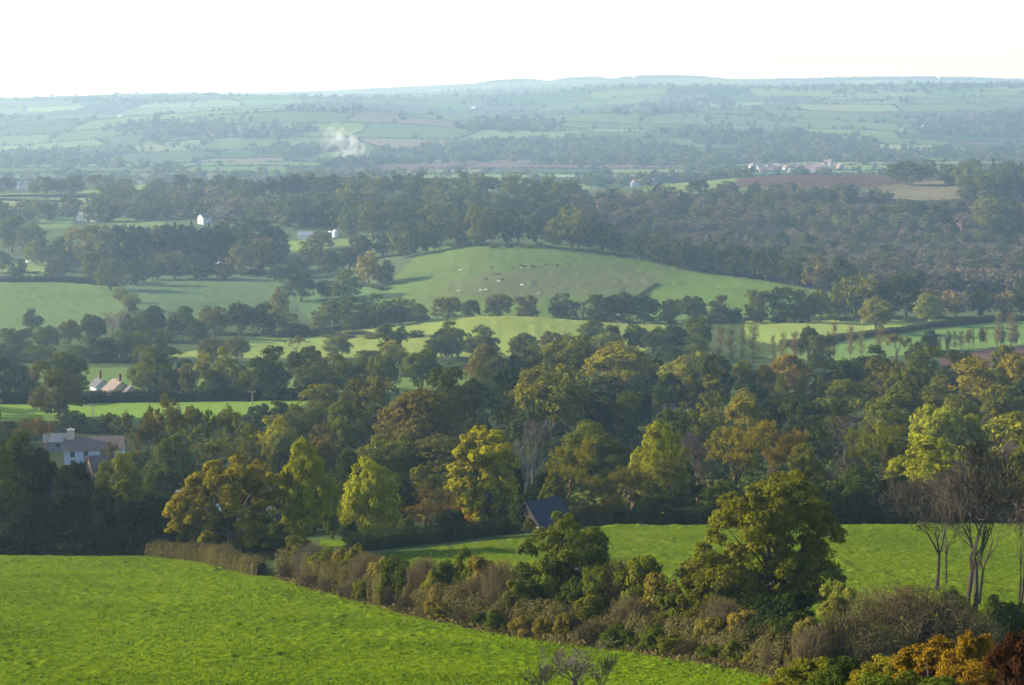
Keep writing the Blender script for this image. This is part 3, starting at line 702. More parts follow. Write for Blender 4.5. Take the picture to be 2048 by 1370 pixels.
for cx, tp, wd, co, d, lb in [
    (1640, 1318, 200, 'o', 84, 'olive bush leftmost in the bottom right corner'),
    (1690, 1314, 170, 'd', 80, 'dark green bush among the golden bushes at bottom right'),
    (1785, 1316, 210, 'l', 78, 'yellow gold bush right of the dark green corner bush'),
    (1872, 1288, 200, 'q', 74, 'orange bush with a pointed top in the bottom right corner'),
    (1940, 1262, 120, 'a', 72, 'tallest orange bush next to the dark red bush'),
    (1955, 1326, 220, 'q', 68, 'gold bush below the tallest orange bush'),
    (1830, 1345, 220, 'g', 66, 'green bush cut by the bottom edge near the orange bushes'),
    (2068, 1262, 190, 'm', 60, 'dark red beech bush in the bottom right corner'),
    (1560, 1352, 80, 'l', 90, 'low gold bush at the very edge of the near field')]:
    plant(cx, tp, 1370, wd, 'C', co, lb, 'corner bushes', dist=d)
for cx, tp, wd, d, lb in [(1150, 1290, 170, 84, 'bare twiggy sapling top rising from the bottom edge in the near field'), (1080, 1320, 90, 82, 'smaller bare sapling top beside the one at the bottom edge'), (1205, 1300, 70, 86, 'thin bare sapling right of the others at the bottom edge')]:
    plant(cx, tp, 1460, wd, 'R', 'e', lb, 'sapling tops at the bottom edge', dist=d)

# ---- central wood
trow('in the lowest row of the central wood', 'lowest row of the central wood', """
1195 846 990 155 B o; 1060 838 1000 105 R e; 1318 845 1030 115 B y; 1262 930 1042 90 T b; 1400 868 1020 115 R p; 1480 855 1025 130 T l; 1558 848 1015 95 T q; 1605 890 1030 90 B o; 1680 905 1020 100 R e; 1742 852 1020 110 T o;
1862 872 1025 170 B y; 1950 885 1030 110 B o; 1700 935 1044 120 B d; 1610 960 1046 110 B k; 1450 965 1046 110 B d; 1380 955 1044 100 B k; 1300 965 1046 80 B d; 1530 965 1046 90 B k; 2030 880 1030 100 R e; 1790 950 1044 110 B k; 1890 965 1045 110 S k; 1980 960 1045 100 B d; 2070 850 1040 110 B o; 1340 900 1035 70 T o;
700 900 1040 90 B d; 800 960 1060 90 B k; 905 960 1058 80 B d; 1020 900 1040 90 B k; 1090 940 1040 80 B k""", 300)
trow('in the second row of the central wood', 'second row of the central wood', """
835 776 945 165 B b; 778 870 1010 125 B o; 872 872 1012 150 B b; 655 770 890 120 B o; 600 805 905 100 B o; 740 758 890 110 B b; 700 800 920 100 B g; 910 737 905 140 B d; 960 860 980 90 B d; 1012 737 880 95 B c; 1100 735 905 175 B o; 1240 783 895 100 B d; 1060 820 930 80 B d;
1412 787 925 110 B o; 1345 815 930 80 B g; 1492 782 905 85 B l; 1605 796 910 90 B d; 1545 800 905 70 B g; 1700 825 960 115 R e; 1765 802 940 105 B o; 1805 768 890 95 B o; 1870 812 950 120 B y; 1955 832 950 80 B y; 2015 838 950 100 T e; 1640 850 950 90 B d; 1450 850 950 90 B d; 1330 880 970 80 B g; 1190 800 900 80 B k; 560 870 960 80 B g; 1660 800 900 80 B g; 1920 790 900 90 B o; 2000 770 880 90 B o""", 400)
trow('in the upper row of the central wood', 'upper row of the central wood', """
842 703 785 85 B g; 765 707 795 62 B o; 975 690 790 88 B b; 1045 692 790 62 B d; 1078 690 785 70 B o; 1140 670 790 125 B o; 1245 688 800 145 B l; 1302 706 800 70 B d; 1380 705 815 120 B h; 1425 704 830 85 B d; 1400 736 830 118 B l; 1490 722 815 62 B o; 1575 711 800 95 B q; 1530 728 810 50 B b; 1655 722 800 80 B d;
1742 690 790 85 B d; 1690 718 800 80 B d; 1772 718 815 90 B b; 1850 693 815 125 B g; 1815 728 830 90 B o; 1922 700 780 70 B d; 2012 690 790 62 B o; 1560 745 850 75 K g; 1600 742 850 70 K g; 1638 746 850 60 K g; 1692 758 860 130 B o; 1975 720 850 150 B l; 2045 708 840 90 B l; 1880 755 870 100 B o; 1500 760 850 70 B d; 895 735 850 60 B d; 960 740 830 70 B g; 1340 745 830 60 B d; 1310 770 840 50 B g""", 600)
# ---- around the cream cottage
trow('in the row around the cream cottage', 'row around the cream cottage', """
15 710 806 95 B d; 135 703 800 90 B g; -50 715 806 90 B g; 296 693 798 74 B o; 318 730 800 56 B g; 345 697 798 85 B d; 340 738 800 42 B o; 378 728 800 45 B s; 428 697 785 72 B y; 428 730 802 62 B d; 470 718 796 55 B g; 535 693 800 95 B d; 548 722 800 50 T b; 497 738 800 50 B o; 615 694 775 80 B d; 628 716 792 95 B g; 672 706 785 58 B o; 705 718 790 85 B g; 745 706 780 52 B d; 60 735 805 50 B g""", 640)
plant(117, 724, 836, 112, 'B', 'b', 'brownish spreading tree standing alone in the bright field by the cream cottage', None, 520)
trow('of bushes below the long bright field', 'bushes at the lower edge of the long bright field', """
145 823 862 60 S d; 177 832 862 35 S d; 215 828 862 45 S g; 245 838 866 40 S g; 60 838 868 60 S g; 10 842 868 60 S g; 300 835 875 50 S d; 520 806 842 45 S d; 455 820 850 40 S b; 565 800 840 50 S g; 390 812 850 40 S b""", 500)
# ---- hill field and tree belts
trow('in front of the pale hill field', 'trees in front of the pale hill field', """
783 648 722 60 B g; 788 683 752 62 B y; 880 657 715 50 B d; 905 641 718 65 B g; 965 650 720 76 B g; 866 678 720 45 B g; 1048 665 722 66 B g; 1105 662 720 50 B b; 1180 640 708 66 B g; 1222 650 712 52 B g; 1212 664 722 66 B h; 1272 648 712 52 B g; 1312 655 716 60 B d; 1352 650 718 60 B d; 1396 632 712 60 B g; 1388 668 730 60 B g; 1345 690 740 60 B d; 596 673 714 40 T l; 675 673 718 62 B h; 470 674 722 60 B b; 425 678 725 60 B b; 735 700 750 60 B g""", 830)
trow('in the belt left of the hill field', 'tree belt left of the hill field', """
187 628 692 50 B d; 142 640 695 50 B o; 95 652 705 58 B g; 30 655 712 72 B g; 200 672 750 72 B d; 242 660 730 60 B g; 277 662 725 52 B o; 265 612 680 52 B d; 302 612 684 62 B d; 230 622 684 50 R p; 362 612 680 60 B g; 428 612 676 66 B o; 482 605 672 62 B d; 525 605 670 64 B d; 558 574 655 40 B l; 600 648 672 50 S d; 642 612 662 38 B o; 666 600 662 66 B g; 705 590 660 62 B g; 752 588 655 72 B g; 802 595 648 62 B g; 836 600 645 42 B o; 320 660 720 60 B g; 150 690 750 60 B g; 80 690 745 70 B g; -20 680 740 80 B g; 395 640 690 50 B d; 575 625 668 50 B g""", 860)
plant(65, 617, 659, 44, 'B', 'd', 'dark round tree alone on the left green field', None, 1000)
trow('in the long row behind the hill field', 'long row behind the hill field', """
895 592 642 66 B o; 942 600 642 42 B d; 997 588 640 60 B b; 1055 592 640 50 B b; 1130 586 642 64 B d; 1162 602 642 42 T b; 1205 588 648 70 B d; 1248 585 648 72 B d; 1290 586 648 60 B d; 1345 597 650 52 B g; 1386 592 652 56 B d; 1436 590 648 50 B b; 1465 617 652 42 S d; 1515 578 645 56 B o; 1558 574 645 56 B d; 1606 580 645 56 B g; 1640 577 645 42 B o; 1672 566 642 50 B g; 1715 550 642 84 B o; 1762 562 642 60 B d; 1806 543 640 86 B d; 1860 577 638 60 B p; 1910 580 636 60 B p; 1960 578 636 62 B d; 2010 583 636 60 B p; 2048 560 636 54 B d""", 1100)
plant(1752, 596, 666, 70, 'B', 'h', 'pale green tree with a clear trunk on the hedge of the bright strip field', 'pale hedge trees', 950)
plant(1853, 586, 651, 52, 'B', 'h', 'smaller pale green tree further up the same hedge', 'pale hedge trees', 950)
trow('in the plantation on the right', 'plantation trees on the right', """
1438 640 732 34 P p; 1458 655 732 30 P p; 1482 650 732 32 P h; 1503 644 734 34 P h; 1542 665 730 28 P p; 1592 662 728 28 P p; 1615 652 728 44 B g; 1640 668 735 56 B g; 1672 644 722 22 P p; 1702 642 720 22 P p; 1722 650 716 20 P h; 1655 660 724 20 P p; 1570 655 724 24 P h; 1790 668 740 48 T l; 1830 676 745 46 B b; 1860 660 700 34 S d; 1760 655 712 22 P p; 1998 622 694 26 P p; 2020 618 692 28 P p""", 860)
trow('in the line above the ploughed field', 'young trees lined up above the ploughed field', ';'.join(f"{1882 + i * 13.5:.0f} {662 - i * 1.2:.0f} {702 - i * 1.2:.0f} 13 {'PBPPB'[i % 5]} {'gho'[i % 3]}" for i in range(12)), 880)
# ---- slopes beyond
trow('in the belt above the cattle field', 'belt above the cattle field', """
735 402 462 62 B o; 700 416 472 52 B g; 745 416 478 62 B g; 820 410 492 86 B d; 880 410 490 88 B g; 806 446 516 62 B o; 850 440 505 60 B d; 962 412 490 66 B o; 1012 415 488 72 B d; 1072 425 490 60 B g; 1110 438 495 46 B o; 1142 415 498 76 B o; 1182 426 500 80 B d; 1232 448 510 72 B d; 1278 458 520 66 B d; 1322 465 530 60 B d; 1372 475 540 62 B d; 1422 482 546 62 B d; 1478 490 553 66 B d; 1532 496 562 66 B d; 1584 502 570 62 B d; 1634 508 578 62 B b; 1684 514 584 60 B d; 920 440 492 60 B d; 925 478 492 30 S b; 720 470 520 50 B g; 765 465 515 50 B d; 690 540 600 66 B g; 600 545 602 60 B d; 737 503 572 56 B l; 655 560 600 40 B d; 770 520 570 40 B d""", 1140)
rowgen('ridge_wood', [(490,398),(560,390),(800,388),(1000,386),(1160,398)], 40, 40, 46, 'ddggob', 'B', 1560, 1)
rowgen('ridge_wood', [(520,428),(800,425),(1150,430)], 36, 42, 50, 'ddggbo', 'B', 1450, 2)
rowgen('ridge_wood', [(560,452),(800,450),(1000,458),(1130,462)], 26, 48, 54, 'dddgo', 'B', 1350, 3)
trow('of the wood around the white houses', 'wood around the white houses', """
20 432 505 72 B g; 66 446 515 62 B g; 160 454 530 66 B l; 200 450 540 76 B o; 235 455 545 40 K c; 252 450 545 66 B c; 270 446 545 36 K c; 288 452 545 60 B c; 300 447 545 36 K c; 318 448 545 54 B b; 340 450 545 60 B c; 352 442 545 36 K c; 368 450 545 60 B c; 385 440 545 38 K c; 402 452 545 64 B c; 420 442 545 38 K c; 440 450 545 64 B c; 455 446 545 36 K c; 472 436 515 80 B d; 515 436 525 92 B d; 552 452 525 60 B d; 190 503 565 56 B g; 222 515 580 62 B g; 272 518 570 52 B d; 350 500 558 76 B g; 305 520 560 50 B d; 482 490 552 62 B o; 525 475 545 62 B b; 642 462 500 50 B o; 595 515 555 50 B d; 560 530 565 50 B d; 400 505 560 50 B d; 450 520 560 40 S b; 110 515 560 42 B b; 35 517 560 40 B d; 75 480 530 50 B o; 120 470 530 50 B g; 5 500 545 40 B g; 620 480 530 50 B o; 655 500 550 60 B d; 130 500 545 40 B d; 700 495 545 60 B d; 240 575 605 30 B o; 262 585 620 36 B o""", 1150)
rowgen('hillside_wood', [(-30,442),(150,438),(330,440),(560,440)], 34, 40, 44, 'dgopb', 'B', 1450, 4)
rowgen('hillside_wood', [(180,415),(330,412),(500,415)], 22, 36, 42, 'gobp', 'B', 1600, 6)
trow('on the skyline by the ridge houses', 'skyline trees by the ridge houses', """
5 354 382 30 B g; 24 356 382 24 B g; 70 362 388 26 B g; 95 352 388 38 B b; 122 358 388 34 B g; 150 350 388 44 B g; 190 348 372 32 B b; 215 350 374 30 B b; 245 358 385 34 B g; 262 355 388 34 K g; 320 358 392 44 B g; 362 349 392 38 B d; 400 355 392 40 B g; 440 350 395 46 B d; 465 352 396 34 B d; 300 368 392 30 B g; 360 372 400 50 B b; 500 365 400 36 B g""", 1800)
trow('on the right-hand ridge', 'trees on the right-hand ridge', """
1410 327 349 22 R d; 1395 358 388 46 B d; 1455 362 388 48 B d; 1513 358 384 17 K c; 1580 364 388 38 B d; 1640 372 395 34 B d; 1690 366 395 44 B g; 1672 370 395 30 B b; 1812 322 370 82 B g; 1852 318 360 44 B g; 1898 328 370 46 B g; 1925 325 372 40 B o; 1950 318 375 54 B g; 1985 316 380 50 K d; 2010 322 385 50 B g; 2040 320 385 54 K d; 1975 345 402 90 B g; 2030 350 405 70 B d; 1930 350 400 40 B o; 1800 398 440 52 B g; 1840 402 450 60 B d; 1880 402 455 60 B d; 1915 404 456 50 B d; 1920 425 465 60 R p; 1970 395 450 60 B o; 2000 400 470 70 B g; 2035 405 470 60 B o; 1985 430 480 40 B d; 1945 330 372 34 K c; 2062 330 390 50 B g""", 1500)
for seed, (line, n, hp, wp, cols, types, dm, jit) in enumerate([
    ([(1160,408),(1500,400),(1780,402)], 60, 24, 28, 'ppdbd', 'BB', 1600, 8),
    ([(1180,428),(1500,425),(1850,430)], 60, 24, 26, 'pbdop', 'BB', 1500, 9),
    ([(1220,455),(1500,450),(1900,455)], 60, 22, 26, 'pphdo', 'BB', 1400, 10),
    ([(1350,490),(1700,478),(2080,470)], 110, 18, 24, 'dpopb', 'BBK', 1300, 12),
    ([(1440,512),(1800,510),(2080,500)], 150, 16, 22, 'dppgb', 'BBK', 1260, 18),
    ([(1540,545),(1800,538),(2080,530)], 110, 24, 28, 'ppgpb', 'BB', 1230, 14),
    ([(1700,580),(1850,578),(2080,580)], 36, 38, 42, 'ppbpd', 'BB', 1180, 8)]):
    rowgen('heath_scrub', line, n, hp, wp, cols, types, dm, 50 + seed, jit)
mass_build('ridge_wood', 'dark autumn wood covering the ridge above the cattle field')
mass_build('hillside_wood', 'bluish woodland belts below the white houses on the left ridge')
mass_build('heath_scrub', 'brown and dark green scrub covering the heath on the right')
# undergrowth filling the floor of the woods nearer by
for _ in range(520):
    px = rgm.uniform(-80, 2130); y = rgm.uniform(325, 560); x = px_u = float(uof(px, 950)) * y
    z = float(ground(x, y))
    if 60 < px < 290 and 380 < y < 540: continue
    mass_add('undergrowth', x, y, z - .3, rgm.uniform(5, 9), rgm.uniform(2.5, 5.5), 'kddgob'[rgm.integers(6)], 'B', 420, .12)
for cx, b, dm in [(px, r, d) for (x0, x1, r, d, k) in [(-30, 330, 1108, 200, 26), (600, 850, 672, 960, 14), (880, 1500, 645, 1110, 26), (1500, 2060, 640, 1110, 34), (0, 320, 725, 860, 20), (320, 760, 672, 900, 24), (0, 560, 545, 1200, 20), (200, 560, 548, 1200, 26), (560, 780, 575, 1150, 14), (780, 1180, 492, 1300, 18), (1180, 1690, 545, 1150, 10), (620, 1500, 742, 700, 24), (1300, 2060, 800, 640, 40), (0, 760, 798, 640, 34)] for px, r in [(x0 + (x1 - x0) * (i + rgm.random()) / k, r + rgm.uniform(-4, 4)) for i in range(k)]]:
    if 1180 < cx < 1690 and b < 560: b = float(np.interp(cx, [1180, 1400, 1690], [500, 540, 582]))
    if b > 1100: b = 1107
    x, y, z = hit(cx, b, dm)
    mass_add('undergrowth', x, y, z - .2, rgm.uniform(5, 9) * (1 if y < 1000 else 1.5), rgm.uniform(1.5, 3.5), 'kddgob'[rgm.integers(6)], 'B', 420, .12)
for _ in range(150):
    px = rgm.uniform(2035, 2420) if rgm.random() < .6 else rgm.uniform(-380, -20); y = rgm.uniform(325, 760); x = float(uof(px, 900)) * y
    h = rgm.uniform(10, 17)
    mass_add('outer_wood', x, y, float(ground(x, y)) - .4, h * rgm.uniform(.8, 1.1), h, 'ddgobl'[rgm.integers(6)], 'B', 2400, .055)
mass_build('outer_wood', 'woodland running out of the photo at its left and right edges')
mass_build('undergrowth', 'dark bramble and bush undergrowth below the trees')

# ------------------------------------------------------------------ hedges
def hedge(line, height, width, colour, label, dmin, leaf=.22, dens=26, group=None, wild=.45):
    """a clipped or rough hedge following the ground between photograph points (laid on the ground)"""
    P = [hit(px, r, dmin) for px, r in line]
    hedge_w([(p[0], p[1]) for p in P], height, width, colour, label, leaf, wild, group)
hid = [0]
def hedge_w(P, height, width, colour, label, leaf, wild, group, cat='hedge', name='hedge'):
    hid[0] += 1; rg = np.random.default_rng(3000 + hid[0])
    P = np.array(P); seg = np.linalg.norm(np.diff(P, axis=0), axis=1); L = seg.sum(); cum = np.concatenate([[0], np.cumsum(seg)])
    n = max(60, int(L * (2 * height + width) * 1.7 / (.6 * leaf * leaf)))
    def at(t):
        return np.interp(t, cum, P[:, 0]), np.interp(t, cum, P[:, 1])
    t = rg.uniform(0, L, n); x, y = at(t); x2, y2 = at(np.minimum(t + .5, L)); x1, y1 = at(np.maximum(t - .5, 0))
    tx = x2 - x1; ty = y2 - y1; q = np.hypot(tx, ty) + 1e-6; nx, ny = -ty / q, tx / q
    bump = 1.02 - wild / 2 + wild * (.6 * vn(t / 2.2, t * 0, hid[0]) + .4 * vn(t / .9, t * 0, hid[0] + 50)) ; a = rg.uniform(-.15 * pi, 1.15 * pi, n)
    rr = rg.uniform(.82, 1.08, n)
    sx = np.sign(np.cos(a)) * np.abs(np.cos(a)) ** .45 * width / 2 * bump * rr; hz = np.maximum(np.abs(np.sin(a)) ** .5 * np.sign(np.sin(a)), 0) * height * bump * rr
    hz = np.where(np.sin(a) < 0, rg.uniform(0, .4, n) * height, hz)
    X = x + nx * sx; Y = y + ny * sx; Z = ground(X, Y) + hz
    o0 = Vector((P[0, 0], P[0, 1], float(ground(P[0, 0], P[0, 1]))))
    ow = np.stack([nx * np.cos(a), ny * np.cos(a), np.abs(np.sin(a))], 1)
    V, Fc = leaves(rg, np.stack([X, Y, Z], 1) - np.array(o0), ow, leaf, .7)
    tint = np.clip(.5 + (vn(t / 1.7, t * 0 + 5, hid[0]) - .5) * .8 + rg.normal(0, .15, n), 0, 1)
    # body of wood inside
    m = max(3, int(L / 3)); tt = np.linspace(0, L, m); cx, cy = at(tt); d = np.gradient(np.stack([cx, cy], 1), axis=0); d /= np.linalg.norm(d, axis=1)[:, None] + 1e-9
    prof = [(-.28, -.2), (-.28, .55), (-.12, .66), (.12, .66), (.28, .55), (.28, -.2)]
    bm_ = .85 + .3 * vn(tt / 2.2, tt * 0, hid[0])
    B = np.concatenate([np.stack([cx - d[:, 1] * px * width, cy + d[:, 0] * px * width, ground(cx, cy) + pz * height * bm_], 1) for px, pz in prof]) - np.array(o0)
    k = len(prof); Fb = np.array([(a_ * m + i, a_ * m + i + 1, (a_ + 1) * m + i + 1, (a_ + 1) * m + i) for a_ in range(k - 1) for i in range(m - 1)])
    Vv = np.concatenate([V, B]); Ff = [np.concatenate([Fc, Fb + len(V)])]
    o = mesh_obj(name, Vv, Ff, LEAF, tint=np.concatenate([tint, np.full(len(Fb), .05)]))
    o.location = o0; c = COLR[colour]; o.color = (c[0] * .8, c[1] * .8, c[2] * .8, c[3])
    return tag(o, label, cat, group)
hedge([(572,1150),(640,1171),(700,1187),(780,1208),(850,1228),(950,1250),(1050,1268),(1165,1284),(1280,1298),(1400,1316),(1500,1334),(1600,1352)], 2.6, 2.8, 's', 'long rough hedge between the two near fields, pale leaves low down', 110, .17, wild=1.0)
hedge([(300,1112),(420,1124),(470,1141),(524,1152)], 2.2, 2.2, 's', 'clipped brown hedge left of the field gateway', 200, .18, wild=.8)
hedge([(700,1105),(780,1096),(900,1082),(1000,1068),(1080,1056)], 2.6, 3, 'd', 'dark hedge along the back of the gardens left of the barn', 230, .22)
hedge([(1080,1056),(1170,1050),(1240,1050)], 3.0, 3, 'b', 'brown-topped hedge just right of the slate-roofed barn', 230, .22)
hedge([(1250,1051),(1420,1048),(1640,1047),(1800,1047),(2100,1046)], 2.6, 2.6, 'd', 'long clipped dark hedge along the top of the right-hand pasture', 230, .22)
hedge([(-60,808),(150,806),(330,804),(500,802),(620,800)], 3.6, 3.5, 'k', 'dark hedge in front of the cream cottage along the bright field', 560, .35, 12)
hedge([(1562,694),(1640,686),(1700,678),(1780,668),(1860,655),(1960,646),(2060,640)], 3.0, 3.5, 'b', 'brown hedge climbing right under the bright strip field', 850, .4, 9)
hedge([(560,676),(660,664),(760,648),(860,640)], 2.4, 3, 'd', 'low hedge along the left brow of the pale hill field', 900, .45, 8)
hedge([(0,564),(120,563),(232,572)], 4, 4, 'k', 'dark hedge at the top of the striped left field', 1150, .5, 6)
hedge([(1282,590),(1300,577),(1316,568)], 1.3, 2, 'h', 'pale grassy bank dividing the cattle field on its right', 1100, .4)
hedge([(0,394),(80,393),(190,396)], 2.2, 3, 'd', 'thin hedge between the pale fields by the ridge houses', 1700, .6, 5)
hedge([(0,400),(60,404),(160,404)], 2.2, 3, 'd', 'lower thin hedge crossing the pale fields on the left ridge', 1700, .6, 5)
hedge([(1300,392),(1350,362),(1400,349)], 2.2, 3, 'd', 'hedge climbing to the lone tree on the right ridge', 1700, .6, 5)
hedge([(1165,842),(1230,843),(1300,846)], 12, 7, 'c', 'tall blackish-green cypress hedge in the middle of the central wood', 500, .5, 9)

# ------------------------------------------------------------------ buildings
def wall_house(cx, row, yaw, W, Ln, eave, ridge, wcol, rcol, name, label, cat='house', group=None, dmin=60, dist=None, chim=(), wins=(), doors=(), hip=0, over=.35, chcol=None):
    """gables face local -Y / +Y, ridge runs along local Y"""
    if dist: x, y = float(uof(cx, row)) * dist, dist; z = float(ground(x, y))
    else: x, y, z = hit(cx, row, dmin)
    r = bpy.data.objects.new(name, None); C.objects.link(r); r.location = (x, y, z); r.rotation_euler = (0, 0, radians(yaw))
    tag(r, label, cat, group)
    a, b = W / 2, Ln / 2
    V = [(-a,-b,-1.2),(a,-b,-1.2),(a,b,-1.2),(-a,b,-1.2),(-a,-b,eave),(a,-b,eave),(a,b,eave),(-a,b,eave),(0,-b,ridge),(0,b,ridge)]
    wl = mesh_obj('wall', V, [np.array([(0,1,5,4),(1,2,6,5),(2,3,7,6),(3,0,4,7)]), np.array([(4,5,8),(6,7,9)])], PAINT, r); wl.color = (*wcol, 1)
    t = .16; ao = a + over; bo = b + over; sl = (ridge - eave) / a; ez = eave - over * sl + .02
    rv = []
    hb = bo - hip
    for dz in (0, t):
        rv += [(-ao,-bo,ez+dz),(ao,-bo,ez+dz),(ao,bo,ez+dz),(-ao,bo,ez+dz),(0,-hb,ridge+.02+dz),(0,hb,ridge+.02+dz)]
    q = [(0,4,5,3),(1,2,5,4),(6,9,11,10),(7,10,11,8),(0,3,9,6),(2,1,7,8)]; tr = [(0,1,4),(2,3,5),(6,10,7),(8,11,9)] if hip else []
    if not hip: q += [(0,6,10,4),(1,4,10,7),(3,5,11,9),(2,8,11,5)]
    ro = mesh_obj('roof', rv, [np.array(q)] + ([np.array(tr)] if tr else []), SLATE, r); ro.color = (*rcol, 1)
    for (u_, v_, cw, ch) in chim:
        m = MB(); zc = ridge - abs(u_) * sl; m.box((u_, v_, zc + ch / 2 - .6), (cw, cw, ch + 1.2)); m.box((u_, v_, zc + ch + .06), (cw + .2, cw + .2, .18))
        for k in (-.2, .2): m.add(*tube([(u_ + k * cw, v_, zc + ch + .1), (u_ + k * cw, v_, zc + ch + .6)], [.12, .1], 8))
        c_ = m.obj('chimney', PAINT, ro); c_.color = (*(chcol or (.14, .07, .05)), 1)
    for (f, u_, z_, w_, h_) in wins + doors:
        m = MB(); g = MB(); fr = .1
        def bx(mb, cu, cz, du, dzz, dep, off):
            if f in 'FB':
                s_ = -1 if f == 'F' else 1; mb.box((cu, s_ * (b + off), cz), (du, dep, dzz))
            else:
                s_ = -1 if f == 'L' else 1; mb.box((s_ * (a + off), cu, cz), (dep, du, dzz))
        bx(g, u_, z_, w_, h_, .06, .01)
        for e in (-1, 1): bx(m, u_ + e * w_ / 2, z_, fr, h_ + fr, .12, .03)
        bx(m, u_, z_ + h_ / 2, w_, fr, .11, .03); bx(m, u_, z_ - h_ / 2, w_ + .2, fr, .16, .04); bx(m, u_, z_, .05, h_, .09, .03)
        isd = (f, u_, z_, w_, h_) in doors
        wd_ = m.obj('door' if isd else 'window', PAINT, r); wd_.color = (.3, .3, .3, 1)
        g.obj('door_leaf' if isd else 'pane', WOODM if isd else GLASS, wd_)
    return r
CREAM = (.78, .64, .34); WHITE = (.55, .56, .56)
wall_house(236, 795, 30, 8.2, 9, 2.8, 6.2, CREAM, (.15, .11, .085), 'cottage', 'cream cottage with two tall brick chimneys at the edge of the bright field', dmin=600,
    chim=((0, -2.6, .9, 2.4),), wins=(('F', 1.8, 3.6, 1.0, .7), ('L', -4.2, 1.9, 1.2, 1.2), ('L', -1.2, 1.9, 1.2, 1.2), ('L', 2.4, 1.9, 1.2, 1.2)), doors=(('L', 4.8, 1.05, .95, 2.0),))
wall_house(201, 781, 30, 5.4, 7, 2.0, 4.4, (.36, .40, .46), (.055, .055, .065), 'cottage', 'slate-roofed white cottage wing behind the left of the cream cottage', dmin=600, chim=((0, 0, .9, 2.8),), wins=(('L', -2, 1.8, 1.2, 1.2), ('L', 2, 1.8, 1.2, 1.2)))
wall_house(259, 797, 30, 6.4, 5, 1.9, 4.6, CREAM, (.10, .09, .09), 'outhouse', 'low cream outhouse joined to the right of the cream cottage', dmin=600, wins=(('F', .5, 2.4, 1.1, .4),))
wall_house(190, 926, 97, 6.6, 14.0, 4.0, 6.4, (.58, .62, .68), (.16, .11, .09), 'farmhouse', 'white farmhouse with a long brown roof among thin autumn trees', dmin=380,
    chim=((0, 5.6, 1.5, 1.9),), chcol=(.62, .55, .42), wins=(('L', 5.0, 2.9, 1.0, 1.3), ('L', 1.8, 2.9, 1.0, 1.3), ('L', -2.2, 2.9, 1.0, 1.3), ('L', 5.0, .9, 1.0, 1.1), ('L', -2.2, .9, 1.0, 1.1)), doors=(('L', 1.8, 1.0, 1.0, 2.1),))
wall_house(118, 900, 97, 5, 7, 2.6, 4.2, (.22, .23, .25), (.12, .13, .15), 'outbuilding', 'slate-roofed white outbuilding behind the white farmhouse', dmin=380, wins=(('L', 0, 1.6, 1, 1),))
wall_house(222, 950, 115, 6, 10, 2.6, 4.8, (.14, .09, .07), (.12, .08, .06), 'outbuilding', 'low brown-roofed brick shed in front of the white farmhouse', dmin=380, wins=(('L', 0, 1.4, 1, 1),))
wall_house(392, 1070, 62, 5.6, 7, 5.4, 7.6, (.62, .62, .6), (.09, .09, .11), 'cottage', 'white cottage with a pale chimney half hidden by the golden oak', dist=345, chim=((0, 2.6, 1.1, 1.5),), chcol=(.6, .56, .46), wins=(('L', 2, 3.6, 1, 1.2), ('B', 0, 4.2, .8, .9)))
wall_house(530, 1070, 80, 7, 8, 3.0, 5.8, (.5, .55, .6), (.10, .11, .14), 'cottage', 'blue-grey roofed cottage seen between the golden oak and yellow trees', dist=335, chim=((0, 3, .8, 1.1),), wins=(('L', 0, 1.8, 1, 1.2), ('L', 3, 1.8, 1, 1.2)))
wall_house(1084, 1056, -50, 7.2, 6.4, 1.7, 5.0, (.035, .02, .016), (.013, .017, .032), 'barn', 'brick barn with a steep dark slate roof beside the sycamore', 'barn', dist=306, wins=(('F', 0, 1.0, 1.2, .8),), doors=(('F', 2.2, .6, 1.4, 1.9),))
wall_house(1342, 838, 80, 9, 14, 3.4, 6.4, (.3, .3, .32), (.07, .075, .11), 'barn', 'blue-slate roofed barn hidden in the middle of the central wood', 'barn', dist=615, wins=(('L', 0, 1.6, 1.4, 1),))
wall_house(409, 447, -42, 7.5, 9, 5.4, 8.2, WHITE, (.12, .12, .14), 'farmhouse', 'square white farmhouse with a gable above the dark conifers', dmin=1350, chim=((0, 3, .8, 1.2),), wins=(('F', -2, 4, .9, 1.2), ('F', 2, 4, .9, 1.2), ('F', -2, 1.4, .9, 1.2), ('F', 2, 1.4, .9, 1.2), ('R', 0, 3.8, .9, 1.1)), doors=(('F', 0, 1.0, 1, 2),))
wall_house(480, 437, 86, 8, 23, 2.0, 3.2, (.7, .72, .74), (.42, .45, .50), 'shed', 'long low pale-roofed shed right of the square white farmhouse', 'shed', dmin=1400, wins=(('L', 0, 1.1, 1.4, .8),))
wall_house(168, 441, 60, 7, 11, 4.6, 7.6, WHITE, (.12, .13, .15), 'farmhouse', 'white gabled house with a slate roof below the left ridge wood', dmin=1350, chim=((0, 3, .8, 1.2),), wins=(('L', -3, 3.4, .9, 1.1), ('L', 1, 3.4, .9, 1.1), ('L', -3, 1.2, .9, 1.1), ('L', 1, 1.2, .9, 1.1), ('F', 0, 3.2, .9, 1.1)))
wall_house(190, 443, 60, 5, 6, 2.5, 4.4, WHITE, (.14, .15, .16), 'outhouse', 'small white outhouse right of the gabled white house', dmin=1350, wins=(('L', 0, 1.2, .8, .8),))
wall_house(430, 533, 84, 7, 19, 2.4, 3.8, (.6, .62, .6), (.44, .48, .52), 'shed', 'long pale-roofed shed low in the dark trees below the white farmhouse', 'shed', dmin=1200, wins=(('L', 0, 1.2, 1.4, .8),))
